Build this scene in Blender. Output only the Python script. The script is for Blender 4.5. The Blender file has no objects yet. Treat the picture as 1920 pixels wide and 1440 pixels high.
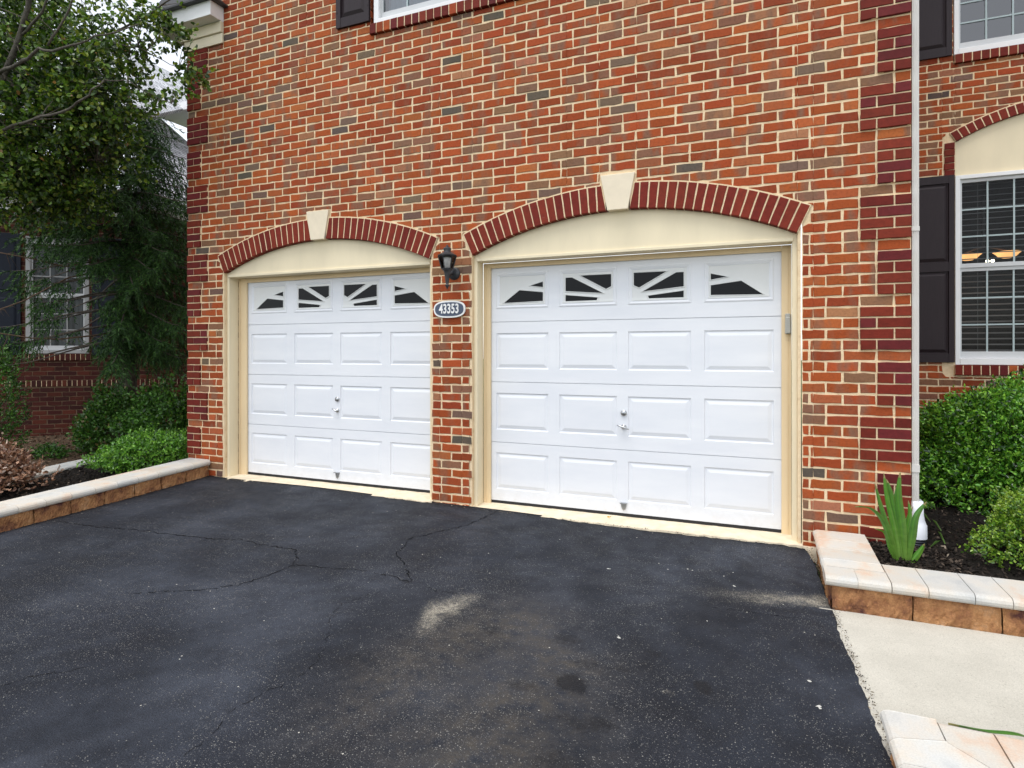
import bpy, math, random
import numpy as np
from mathutils import Vector, Matrix
random.seed(7); rng = np.random.default_rng(7)
scene = bpy.context.scene
COL = scene.collection
R = math.radians

# ------------------------------------------------------------------ camera frame (metres; facade in the plane Y=0)
EYE = 1.374; D0 = 4.84; CS = math.cos(R(22.778)); SN = math.sin(R(22.778)); F = 1130.0
def ray(x, y):
    r = (x-960)/F
    return r*CS-SN, r*SN+CS, -(y-660)/F
def at(x, y, depth):
    a, b, u = ray(x, y)
    return Vector((a*depth, b*depth-D0, EYE+u*depth))

# ------------------------------------------------------------------ object helpers
def link(name, mesh, parent=None):
    o = bpy.data.objects.new(name, mesh); COL.objects.link(o)
    if parent is not None: o.parent = parent
    return o
def tag(o, label=None, cat=None, group=None, kind=None):
    if label: o['label'] = label
    if cat: o['category'] = cat
    if group: o['group'] = group
    if kind: o['kind'] = kind
    return o
def empty(name, loc=(0, 0, 0), rz=0.0):
    o = bpy.data.objects.new(name, None); COL.objects.link(o)
    o.location = loc; o.rotation_euler = (0, 0, rz); o.empty_display_size = .2
    return o

class MB:
    def __init__(s): s.v = []; s.f = []; s.m = []; s.c = []
    def face(s, idx, m=0, c=(1, 1, 1, 0)):
        s.f.append(tuple(idx)); s.m.append(m); s.c.append(c)
    def poly(s, pts, m=0, c=(1, 1, 1, 0)):
        b = len(s.v); s.v.extend([tuple(p) for p in pts]); s.face(range(b, b+len(pts)), m, c)
    def box(s, x0, x1, y0, y1, z0, z1, m=0, c=(1, 1, 1, 0), T=None):
        P = [(x0, y0, z0), (x1, y0, z0), (x1, y1, z0), (x0, y1, z0), (x0, y0, z1), (x1, y0, z1), (x1, y1, z1), (x0, y1, z1)]
        s.hexa(P, m, c, T)
    def hexa(s, P, m=0, c=(1, 1, 1, 0), T=None):
        if T is not None: P = [T(Vector(p)) for p in P]
        b = len(s.v); s.v.extend([tuple(p) for p in P])
        for q in ((0, 3, 2, 1), (4, 5, 6, 7), (0, 1, 5, 4), (1, 2, 6, 5), (2, 3, 7, 6), (3, 0, 4, 7)):
            s.face([b+i for i in q], m, c)
    def tube(s, pts, rad, n=6, m=0, c=(1, 1, 1, 0), cap=True):
        pts = [Vector(p) for p in pts]; rings = []
        if not hasattr(rad, '__len__'): rad = [rad]*len(pts)
        up = Vector((0.13, 0.21, 1)).normalized()
        for i, p in enumerate(pts):
            t = (pts[min(i+1, len(pts)-1)]-pts[max(i-1, 0)])
            t = t.normalized() if t.length > 1e-9 else Vector((0, 0, 1))
            a = t.cross(up)
            if a.length < .1: a = t.cross(Vector((1, 0, 0)))
            a.normalize(); b_ = t.cross(a)
            base = len(s.v)
            for k in range(n):
                an = 2*math.pi*k/n
                s.v.append(tuple(p+(a*math.cos(an)+b_*math.sin(an))*rad[i]))
            rings.append(base)
        for i in range(len(rings)-1):
            A, B = rings[i], rings[i+1]
            for k in range(n):
                k2 = (k+1) % n
                s.face((A+k, A+k2, B+k2, B+k), m, c)
        if cap:
            s.face([rings[0]+k for k in range(n)][::-1], m, c)
            s.face([rings[-1]+k for k in range(n)], m, c)
    def lathe(s, prof, c0=(0, 0, 0), n=20, m=0, axis='z', c=(1, 1, 1, 0), ns=None):
        base = len(s.v); ox, oy, oz = c0
        for (r, h) in prof:
            for k in range(n):
                a = 2*math.pi*(k+.5)/n
                if axis == 'z': s.v.append((ox+r*math.cos(a), oy+r*math.sin(a), oz+h))
                else: s.v.append((ox+r*math.cos(a), oy-h, oz+r*math.sin(a)))
        for i in range(len(prof)-1):
            for k in range(n):
                k2 = (k+1) % n
                q = (base+i*n+k, base+i*n+k2, base+(i+1)*n+k2, base+(i+1)*n+k)
                s.face(q, m, c)
    def build(s, name, mats, parent=None, smooth=False, bevel=0):
        me = bpy.data.meshes.new(name)
        me.from_pydata(s.v, [], s.f)
        if not isinstance(mats, (list, tuple)): mats = [mats]
        for mt in mats: me.materials.append(mt)
        me.polygons.foreach_set('material_index', np.array(s.m, dtype=np.int32))
        ca = me.color_attributes.new('Col', 'FLOAT_COLOR', 'CORNER')
        cnt = np.array([len(f) for f in s.f])
        ca.data.foreach_set('color', np.repeat(np.array(s.c, dtype=np.float32), cnt, axis=0).ravel())
        if smooth: me.polygons.foreach_set('use_smooth', np.ones(len(s.f), dtype=bool))
        me.update()
        o = link(name, me, parent)
        if bevel:
            b = o.modifiers.new('bevel', 'BEVEL'); b.width = bevel; b.segments = 2; b.limit_method = 'ANGLE'; b.angle_limit = R(40)
        return o

def arr_mesh(name, V, Fq, C, mat, parent=None, smooth=False):
    """V (n,3); Fq (m,k) faces with one corner count; C (m,4) colour per face"""
    me = bpy.data.meshes.new(name); m, k = Fq.shape
    me.vertices.add(len(V)); me.vertices.foreach_set('co', V.astype(np.float32).ravel())
    me.loops.add(m*k); me.loops.foreach_set('vertex_index', Fq.astype(np.int32).ravel())
    me.polygons.add(m); me.polygons.foreach_set('loop_start', np.arange(0, m*k, k, dtype=np.int32))
    me.polygons.foreach_set('loop_total', np.full(m, k, dtype=np.int32))
    ca = me.color_attributes.new('Col', 'FLOAT_COLOR', 'CORNER')
    ca.data.foreach_set('color', np.repeat(C.astype(np.float32), k, axis=0).ravel())
    if smooth: me.polygons.foreach_set('use_smooth', np.ones(m, dtype=bool))
    me.materials.append(mat); me.update(calc_edges=True); me.validate()
    return link(name, me, parent)

# ------------------------------------------------------------------ materials
def mat(name, color=(.5, .5, .5), rough=.6, spec=.5, metal=0.0):
    m = bpy.data.materials.new(name); m.use_nodes = True
    b = m.node_tree.nodes['Principled BSDF']
    b.inputs['Base Color'].default_value = (*color, 1); b.inputs['Roughness'].default_value = rough
    b.inputs['Specular IOR Level'].default_value = spec; b.inputs['Metallic'].default_value = metal
    return m
class G:
    """tiny node-graph helper"""
    def __init__(s, m):
        s.m = m; s.t = m.node_tree; s.N = s.t.nodes; s.b = s.N.get('Principled BSDF'); s._co = None
    def n(s, t, **kw):
        x = s.N.new(t)
        for k, v in kw.items(): setattr(x, k, v)
        return x
    def L(s, a, b): s.t.links.new(a, b)
    def co(s):
        if s._co is None: s._co = s.n('ShaderNodeTexCoord').outputs['Object']
        return s._co
    def mapped(s, scale=(1, 1, 1), rot=(0, 0, 0)):
        x = s.n('ShaderNodeMapping'); x.inputs['Scale'].default_value = scale; x.inputs['Rotation'].default_value = rot
        s.L(s.co(), x.inputs['Vector']); return x.outputs[0]
    def noise(s, scale, detail=4, rough=.55, vec=None):
        x = s.n('ShaderNodeTexNoise'); x.inputs['Scale'].default_value = scale; x.inputs['Detail'].default_value = detail
        x.inputs['Roughness'].default_value = rough; s.L(vec or s.co(), x.inputs['Vector']); return x.outputs['Fac']
    def vor(s, scale, vec=None, feature='F1', out='Distance'):
        x = s.n('ShaderNodeTexVoronoi', feature=feature); x.inputs['Scale'].default_value = scale
        s.L(vec or s.co(), x.inputs['Vector']); return x.outputs[out]
    def ramp(s, fac, stops):
        x = s.n('ShaderNodeValToRGB'); e = x.color_ramp.elements
        while len(e) < len(stops): e.new(.5)
        for i, (p, c) in enumerate(stops):
            e[i].position = p; e[i].color = (*c, 1) if len(c) == 3 else c
        s.L(fac, x.inputs[0]); return x.outputs[0]
    def step(s, fac, a, b): return s.ramp(fac, [(a, (0, 0, 0)), (b, (1, 1, 1))])
    def mix(s, fac, a, b, mode='MIX'):
        x = s.n('ShaderNodeMix', data_type='RGBA', blend_type=mode)
        for sock, v in ((x.inputs[0], fac), (x.inputs[6], a), (x.inputs[7], b)):
            if isinstance(v, (int, float)): sock.default_value = v
            elif isinstance(v, tuple): sock.default_value = (*v, 1) if len(v) == 3 else v
            else: s.L(v, sock)
        return x.outputs[2]
    def math(s, op, a, b=0.0):
        x = s.n('ShaderNodeMath', operation=op)
        for sock, v in ((x.inputs[0], a), (x.inputs[1], b)):
            if isinstance(v, (int, float)): sock.default_value = v
            else: s.L(v, sock)
        return x.outputs[0]
    def attr(s, out='Color'):
        x = s.n('ShaderNodeAttribute', attribute_name='Col'); return x.outputs[out]
    def bump(s, h, strength=.3, dist=.01, normal=None):
        x = s.n('ShaderNodeBump'); x.inputs['Strength'].default_value = strength; x.inputs['Distance'].default_value = dist
        s.L(h, x.inputs['Height'])
        if normal is not None: s.L(normal, x.inputs['Normal'])
        s.L(x.outputs[0], s.b.inputs['Normal']); return x.outputs[0]
    def color(s, v): s.L(v, s.b.inputs['Base Color'])
    def roughness(s, v): s.L(v, s.b.inputs['Roughness'])

def noisy(name, color, rough=.6, amt=.15, scale=6, bump=.15, bscale=60, bdist=.003, spec=.5, streak=None):
    m = mat(name, color, rough, spec); g = G(m)
    d = tuple(c*(1-amt) for c in color); u = tuple(min(1, c*(1+amt)) for c in color)
    vec = g.mapped(streak) if streak else None
    g.color(g.ramp(g.noise(scale, 6, .6, vec), [(.3, d), (.7, u)]))
    if bump: g.bump(g.noise(bscale, 5), bump, bdist)
    return m

M = {}
# brick: colour attribute per brick, alpha = how much of it is flashed grey-brown
def brick_mat(name, mott=True):
    m = mat(name, rough=.82, spec=.25); g = G(m)
    a = g.attr(); al = g.attr('Alpha')
    big = g.noise(7.5, 3, .5, g.mapped((1, 1, .35)))
    fl = g.math('MULTIPLY', g.step(big, .47, .60), al)
    col = g.mix(g.math('MULTIPLY', fl, .85), a, (.20, .108, .068))
    fine = g.noise(55, 6, .7)
    col = g.mix(.75, col, g.ramp(fine, [(.25, (.55, .52, .5)), (.5, (1, 1, 1)), (.8, (1.25, 1.2, 1.15))]), 'MULTIPLY')
    # efflorescence and mortar smears
    sm = g.step(g.noise(23, 5, .7, g.mapped((1, 1, 1.6))), .66, .76)
    col = g.mix(g.math('MULTIPLY', sm, .35), col, (.62, .45, .32))
    g.color(col)
    h = g.math('ADD', g.noise(38, 5, .7), g.math('MULTIPLY', g.noise(220, 3, .6), .35))
    g.bump(h, .55, .006)
    return m
M['brick'] = brick_mat('brick_clay')
def glazed_mat():
    m = mat('dark_brick', rough=.72, spec=.22); g = G(m)
    col = g.mix(.7, g.attr(), g.ramp(g.noise(30, 5, .7), [(.3, (.7, .7, .7)), (.6, (1.15, 1.1, 1.1))]), 'MULTIPLY')
    sm = g.step(g.noise(17, 5, .75), .67, .74)
    g.color(g.mix(g.math('MULTIPLY', sm, .3), col, (.45, .25, .2))); g.bump(g.noise(90, 4), .3, .004); return m
M['dark_brick'] = glazed_mat()
def mortar_mat():
    m = mat('mortar', rough=.95, spec=.1); g = G(m)
    c = g.ramp(g.noise(14, 6, .7), [(.22, (.50, .35, .20)), (.42, (.76, .58, .365)), (.75, (.84, .69, .47))])
    g.color(c); g.bump(g.math('ADD', g.noise(120, 5, .7), g.noise(30, 3)), .7, .006); return m
M['mortar'] = mortar_mat()
M['shade_mortar'] = noisy('shaded_mortar', (.15, .10, .065), .95, .3, 8, .4, 80, .005, .1)  # mortar of the neighbour's wall, tree shade darkened into its colour
def asphalt_mat():
    m = mat('asphalt', rough=.8, spec=.22); g = G(m)
    sep = g.n('ShaderNodeSeparateColor'); g.L(g.attr(), sep.inputs[0])
    pale, oil_dark, brown = sep.outputs[0], sep.outputs[1], sep.outputs[2]
    nz = g.math('MULTIPLY', g.math('SUBTRACT', g.noise(34, 6, .8), .5), 1.1)
    oil_dark = g.step(g.math('ADD', oil_dark, nz), .22, .52)
    strk = g.math('MULTIPLY', g.math('SUBTRACT', g.noise(1.0, 8, .9, g.mapped((120, 45, 1), (0, 0, .35))), .5), 2.6)
    pale_m = g.step(g.math('ADD', pale, g.math('MULTIPLY', strk, g.step(pale, 0, .25))), .34, 1.05)
    base = g.ramp(g.noise(1.1, 6, .62), [(.3, (.009, .010, .014)), (.5, (.018, .021, .029)), (.72, (.042, .048, .063))])
    base = g.mix(.55, base, g.ramp(g.noise(9, 6, .7), [(.3, (.6, .6, .6)), (.7, (1.45, 1.45, 1.42))]), 'MULTIPLY')
    base = g.mix(.6, base, g.ramp(g.noise(240, 2, .6), [(.3, (.45, .45, .45)), (.7, (1.7, 1.7, 1.7))]), 'MULTIPLY')
    base = g.mix(g.math('MULTIPLY', brown, g.step(g.noise(9, 6, .75), .35, .65)), base, (.060, .052, .043))
    # worn aggregate: pale stones, denser where the sealer has worn off
    cell = g.n('ShaderNodeTexVoronoi'); cell.inputs['Scale'].default_value = 185; g.L(g.co(), cell.inputs['Vector'])
    sc = g.n('ShaderNodeSeparateColor'); g.L(cell.outputs['Color'], sc.inputs[0])
    worn = g.math('ADD', g.math('MULTIPLY', g.step(g.noise(1.7, 5, .7), .38, .70), .50), g.math('MULTIPLY', g.math('ADD', pale, g.math('MULTIPLY', brown, .35)), .35))
    pick = g.math('LESS_THAN', sc.outputs[0], g.math('ADD', worn, .014))
    size = g.math('LESS_THAN', cell.outputs['Distance'], g.math('ADD', g.math('MULTIPLY', sc.outputs[1], .32), .18))
    st = g.math('MULTIPLY', pick, size)
    base = g.mix(g.math('MULTIPLY', st, .55), base, g.ramp(sc.outputs[2], [(0, (.09, .09, .10)), (.7, (.22, .215, .20)), (1, (.50, .48, .42))]))
    # few larger pale chips
    c2 = g.n('ShaderNodeTexVoronoi'); c2.inputs['Scale'].default_value = 21; g.L(g.co(), c2.inputs['Vector'])
    s2 = g.n('ShaderNodeSeparateColor'); g.L(c2.outputs['Color'], s2.inputs[0])
    ch = g.math('MULTIPLY', g.math('LESS_THAN', s2.outputs[0], .06), g.math('LESS_THAN', c2.outputs['Distance'], .09))
    base = g.mix(ch, base, (.50, .48, .42))
    pm = g.math('MULTIPLY', pale_m, g.math('MULTIPLY', g.ramp(g.noise(120, 4, .8), [(.40, (.2, .2, .2)), (.58, (.95, .95, .95))]), g.ramp(g.noise(17, 5, .8), [(.36, (.15, .15, .15)), (.56, (1, 1, 1))])))
    base = g.mix(pm, base, (.42, .38, .30))
    base = g.mix(g.math('MULTIPLY', oil_dark, .85), base, (.008, .008, .010))
    g.color(base)
    g.roughness(g.ramp(g.noise(5, 4), [(.3, (.62, .62, .62)), (.7, (.85, .85, .85))]))
    g.bump(g.math('ADD', g.vor(135), g.math('MULTIPLY', g.noise(300, 2), .6)), .55, .006)
    return m
M['asphalt'] = asphalt_mat()
def concrete_mat():
    m = mat('concrete', rough=.9, spec=.2); g = G(m)
    c = g.ramp(g.noise(3.2, 6, .65), [(.3, (.48, .455, .39)), (.7, (.585, .555, .48))])
    c = g.mix(.5, c, g.ramp(g.noise(180, 3, .7), [(.3, (.6, .6, .58)), (.65, (1.15, 1.15, 1.15))]), 'MULTIPLY')
    cell = g.n('ShaderNodeTexVoronoi'); cell.inputs['Scale'].default_value = 95; g.L(g.co(), cell.inputs['Vector'])
    sc = g.n('ShaderNodeSeparateColor'); g.L(cell.outputs['Color'], sc.inputs[0])
    pk = g.math('MULTIPLY', g.math('LESS_THAN', sc.outputs[0], .16), g.math('LESS_THAN', cell.outputs['Distance'], .3))
    c = g.mix(g.math('MULTIPLY', pk, .4), c, (.26, .24, .20))
    g.color(c); g.bump(g.noise(230, 4, .7), .5, .004); return m
M['concrete'] = concrete_mat()
M['sill_concrete'] = noisy('sill_concrete', (.72, .62, .46), .9, .16, 9, .6, 90, .006, .2)
def coping_mat():
    m = mat('cast_stone', rough=.8, spec=.25); g = G(m)
    v = g.mapped((2.2, 1.5, 2))
    c = g.ramp(g.noise(1.9, 5, .6, v), [(.30, (.44, .45, .45)), (.45, (.56, .55, .52)), (.58, (.59, .54, .47)), (.68, (.60, .44, .33)), (.80, (.55, .54, .52))])
    c = g.mix(.45, c, g.attr(), 'MULTIPLY')
    c = g.mix(.4, c, g.ramp(g.noise(150, 4, .7), [(.3, (.7, .7, .7)), (.6, (1.12, 1.12, 1.12))]), 'MULTIPLY')
    g.color(c); g.bump(g.noise(130, 5, .7), .4, .004); return m
M['coping'] = coping_mat()
def block_mat():
    m = mat('split_face_block', rough=.95, spec=.15); g = G(m)
    c = g.ramp(g.noise(5.2, 6, .65), [(.34, (.11, .045, .04)), (.45, (.36, .17, .08)), (.58, (.52, .27, .12)), (.8, (.62, .42, .28))])
    c = g.mix(.6, c, g.ramp(g.noise(110, 4, .8), [(.3, (.5, .5, .5)), (.55, (1, 1, 1)), (.72, (1.5, 1.4, 1.3))]), 'MULTIPLY')
    g.color(c); g.bump(g.math('ADD', g.noise(24, 6, .75), g.math('MULTIPLY', g.noise(110, 3), .3)), 1.0, .025); return m
M['block'] = block_mat()
def door_mat():
    m = mat('door_enamel', rough=.4, spec=.4); g = G(m)
    c = g.ramp(g.noise(1.6, 5, .6, g.mapped((1, 1, 4))), [(.3, (.715, .735, .775)), (.7, (.780, .793, .820))])
    sp = g.n('ShaderNodeSeparateXYZ'); g.L(g.co(), sp.inputs[0])
    low = g.math('MULTIPLY', g.ramp(sp.outputs[2], [(0, (1, 1, 1)), (.22, (0, 0, 0))]), g.step(g.noise(11, 6, .75), .35, .75))
    g.color(g.mix(g.math('MULTIPLY', low, .45), c, (.50, .47, .42)))
    g.bump(g.math('ADD', g.noise(3, 3), g.math('MULTIPLY', g.noise(260, 3, .6, g.mapped((1, 1, .12))), .03)), .25, .004); return m
M['door_white'] = door_mat()
M['insert_white'] = noisy('insert_plastic', (.71, .72, .71), .5, .03, 3, 0)
M['trim'] = noisy('cream_trim', (.78, .68, .48), .6, .09, 2.2, .1, 40, .002, .35, (1, 1, .3))
M['stop'] = noisy('tan_trim', (.74, .58, .36), .6, .07, 4, .1, 40, .002, .35, (1, 1, .3))
M['frieze'] = noisy('painted_board', (.72, .64, .47), .6, .06, 3, .08, 30, .002)
M['vinyl'] = noisy('white_vinyl', (.80, .80, .80), .45, .03, 3, 0)
M['sash'] = noisy('sash_vinyl', (.56, .57, .58), .45, .05, 3, 0)
M['grille'] = mat('grille_bar', (.38, .46, .47), .5)
M['shutter'] = noisy('shutter_vinyl', (.022, .014, .017), .5, .12, 8, .15, 200, .001, .25, (8, 8, 1))
M['keystone'] = noisy('limestone', (.76, .66, .50), .8, .06, 8, .2, 120, .003)
M['black_metal'] = noisy('cast_black_metal', (.035, .036, .040), .45, .3, 30, .3, 90, .002, .5)
M['frosted'] = mat('frosted_glass', (.85, .88, .92), .25, .6)
M['smoke'] = mat('lantern_glass', (.10, .07, .06), .12, .8)
M['chrome'] = mat('zinc_plate', (.45, .46, .47), .3, .6, .9)
M['plaque_navy'] = noisy('navy_enamel', (.045, .065, .11), .35, .1, 20, 0)
M['plaque_white'] = mat('white_enamel', (.82, .82, .80), .4)
M['grey_plastic'] = mat('keypad_plastic', (.40, .40, .37), .5)
M['black_rubber'] = mat('door_gasket', (.010, .010, .011), .7)
M['downspout'] = mat('downspout_aluminium', (.60, .58, .55), .45)
M['pvc'] = noisy('pvc_adapter', (.74, .75, .80), .4, .04, 5, 0)
M['black_pipe'] = mat('corrugated_plastic', (.012, .013, .020), .4, .5)
M['pane'] = mat('dark_pane', (.004, .005, .007), .15, .14)
M['slat'] = mat('blind_slat', (.15, .15, .155), .5)
M['room'] = mat('room_wall', (.02, .02, .022), .9)
M['curtain'] = noisy('sheer_curtain', (.44, .50, .50), .85, .12, 3, .3, 8, .02, .3, (9, 9, .6))
M['roof'] = None
def glass_mat(name, tint, refl=1.0):
    m = bpy.data.materials.new(name); m.use_nodes = True; t = m.node_tree; t.nodes.clear()
    o = t.nodes.new('ShaderNodeOutputMaterial'); mx = t.nodes.new('ShaderNodeMixShader'); tr = t.nodes.new('ShaderNodeBsdfTransparent')
    gl = t.nodes.new('ShaderNodeBsdfGlossy'); gl.inputs['Roughness'].default_value = .03; fr = t.nodes.new('ShaderNodeFresnel'); fr.inputs[0].default_value = 1.55
    nz = t.nodes.new('ShaderNodeTexNoise'); nz.inputs['Scale'].default_value = 3.0; bp = t.nodes.new('ShaderNodeBump'); bp.inputs['Strength'].default_value = .06; bp.inputs['Distance'].default_value = .02
    t.links.new(nz.outputs[0], bp.inputs['Height']); t.links.new(bp.outputs[0], gl.inputs['Normal'])
    tr.inputs[0].default_value = (*tint, 1); ml = t.nodes.new('ShaderNodeMath'); ml.operation = 'MULTIPLY'; ml.inputs[1].default_value = refl
    t.links.new(fr.outputs[0], ml.inputs[0]); t.links.new(ml.outputs[0], mx.inputs[0]); t.links.new(tr.outputs[0], mx.inputs[1]); t.links.new(gl.outputs[0], mx.inputs[2]); t.links.new(mx.outputs[0], o.inputs[0])
    return m
M['glass'] = glass_mat('window_glass', (.80, .84, .84), .32)
M['glass_up'] = glass_mat('upper_window_glass', (.55, .62, .70), 3.2)
def emit(name, c, s):
    m = mat(name, c, .5); b = m.node_tree.nodes['Principled BSDF']
    b.inputs['Emission Color'].default_value = (*c, 1); b.inputs['Emission Strength'].default_value = s; return m
M['shade_glow'] = emit('lit_amber_glass', (1.0, .50, .18), .6)
M['bulb_glow'] = emit('lit_bulb', (1.0, .85, .6), 4)
def shingle_mat():
    m = mat('asphalt_shingle', rough=.9, spec=.2); g = G(m)
    bt = g.n('ShaderNodeTexBrick'); bt.inputs['Scale'].default_value = 1.0
    bt.inputs['Mortar Size'].default_value = .009; bt.inputs['Brick Width'].default_value = .32; bt.inputs['Row Height'].default_value = .085
    bt.inputs['Color1'].default_value = (.42, .43, .45, 1); bt.inputs['Color2'].default_value = (.70, .71, .73, 1); bt.inputs['Mortar'].default_value = (.05, .05, .06, 1)
    bt.inputs['Bias'].default_value = .1
    g.L(g.co(), bt.inputs['Vector'])
    c = g.mix(.6, bt.outputs[0], g.ramp(g.noise(40, 4), [(.3, (.7, .7, .7)), (.7, (1.3, 1.3, 1.3))]), 'MULTIPLY')
    g.color(c); g.bump(bt.outputs['Fac'], 1, -.02); return m
M['roof'] = shingle_mat()
M['dark_roof'] = noisy('dark_roof_metal', (.035, .034, .036), .5, .2, 20, .1)
M['bark'] = noisy('bark', (.10, .085, .07), .9, .45, 14, .9, 35, .02, .2, (3, 3, 1))
M['bark_grey'] = noisy('grey_bark', (.09, .08, .066), .9, .4, 18, .8, 45, .015, .2, (3, 3, 1))
M['twig'] = noisy('dead_twig', (.12, .08, .055), .9, .3, 30, .3, 60, .004, .2)
def leaf_mat(name, rough=.36, trans=.28, spec=.5, tr=(1.0, 1.1, .55)):
    m = mat(name, rough=rough, spec=spec); g = G(m)
    c = g.mix(.6, g.attr(), g.ramp(g.noise(30, 2), [(.3, (.75, .75, .75)), (.7, (1.2, 1.2, 1.2))]), 'MULTIPLY')
    g.color(c)
    tl = g.n('ShaderNodeBsdfTranslucent'); g.L(g.mix(1.0, c, tr, 'MULTIPLY'), tl.inputs[0])
    mx = g.n('ShaderNodeMixShader'); mx.inputs[0].default_value = trans
    out = g.N['Material Output']
    g.L(g.b.outputs[0], mx.inputs[1]); g.L(tl.outputs[0], mx.inputs[2]); g.L(mx.outputs[0], out.inputs[0]); return m
M['leaf'] = leaf_mat('broad_leaf', .36, .28, .5); M['box_leaf'] = leaf_mat('boxwood_leaf', .3, .25, .75); M['needle'] = leaf_mat('spruce_needle', .6, .12, .3)
M['dead_leaf'] = leaf_mat('dead_leaf', .6, .15, .35, (1, .9, .7)); M['blade'] = leaf_mat('iris_blade', .4, .25, .5)
def mulch_mat():
    m = mat('mulch', rough=.95, spec=.2); g = G(m)
    c = g.ramp(g.noise(26, 6, .8), [(.3, (.008, .007, .006)), (.55, (.024, .019, .016)), (.8, (.07, .055, .045))])
    g.color(c); g.bump(g.math('ADD', g.noise(60, 5, .8), g.vor(55)), 1, .03); return m
M['mulch'] = mulch_mat()
M['soil'] = noisy('brown_soil', (.085, .058, .038), .95, .5, 18, 1, 50, .03, .15)
M['chip'] = leaf_mat('bark_chip', .9, .0, .2)
def grass_mat():
    m = mat('lawn', rough=.9, spec=.2); g = G(m)
    g.color(g.ramp(g.noise(3, 6, .7), [(.3, (.035, .06, .015)), (.7, (.07, .11, .03))])); g.bump(g.noise(80, 5), 1, .03); return m
M['lawn'] = grass_mat()

# ------------------------------------------------------------------ brick walls
CH = .0767; BL = .209; ZB = 2.152-29*CH          # course height, brick module, datum of the coursing
PAL = [((.33, .062, .016), 34), ((.38, .078, .020), 26), ((.28, .050, .015), 16), ((.40, .100, .030), 8),
       ((.24, .110, .062), 6), ((.17, .105, .075), 4), ((.36, .145, .075), 4), ((.10, .078, .062), 1.5)]
_pc = [p[0] for p in PAL]; _pw = [p[1] for p in PAL]
def red_col():
    c = random.choices(_pc, _pw)[0]; k = random.uniform(.80, 1.06)
    al = random.choice((0, .25, .5, .9, 1)) if c[0] > .22 else .2
    return (c[0]*k, c[1]*k*random.uniform(.9, 1.15), c[2]*k, al)
def arch_col():
    c = random.choice(((.175, .020, .011), (.155, .017, .010), (.19, .025, .012))); k = random.uniform(.88, 1.1); return (c[0]*k, c[1]*k, c[2]*k, 0)
def dark_col():
    c = random.choice(((.175, .020, .010), (.15, .016, .010), (.135, .016, .017), (.195, .027, .012)))
    k = random.uniform(.70, .98); return (c[0]*k, c[1]*k, c[2]*k, 0)
def old_shaded_col():  # neighbour's old brick, with the shade of the trees put into its colour
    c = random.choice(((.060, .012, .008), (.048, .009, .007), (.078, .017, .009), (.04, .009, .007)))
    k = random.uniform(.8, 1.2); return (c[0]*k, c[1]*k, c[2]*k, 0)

def brick_poly(mb, T, pts, d=0.0, depth=.09, col=(1, 1, 1, 0), m=0, jit=.0038, ch=.0035):
    """one brick: an outline in wall coordinates (u,z), counter-clockwise, with uneven arrises"""
    P = []
    n = len(pts)
    for i in range(n):
        a = pts[i]; b = pts[(i+1) % n]; L = math.hypot(b[0]-a[0], b[1]-a[1])
        k = max(1, int(L/.055))
        for j in range(k):
            t = j/k; P.append((a[0]+(b[0]-a[0])*t+random.uniform(-jit, jit), a[1]+(b[1]-a[1])*t+random.uniform(-jit, jit)))
    cu = sum(p[0] for p in P)/len(P); cz = sum(p[1] for p in P)/len(P)
    d += random.uniform(-.0015, .0015); tu = random.uniform(-.012, .012); tz = random.uniform(-.02, .02)
    b0 = len(mb.v); k = len(P)
    for (u, z) in P:
        du, dz = cu-u, cz-z; L = math.hypot(du, dz) or 1; q = ch/L*1.3
        mb.v.append(T(u+du*q, z+dz*q, d+(u-cu)*tu+(z-cz)*tz))
    for (u, z) in P: mb.v.append(T(u, z, d+ch))
    for (u, z) in P: mb.v.append(T(u, z, d+depth))
    mb.face(range(b0, b0+k), m, col)
    for i in range(k):
        j = (i+1) % k
        mb.face((b0+k+i, b0+k+j, b0+j, b0+i), m, col); mb.face((b0+2*k+i, b0+2*k+j, b0+k+j, b0+k+i), m, col)

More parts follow.
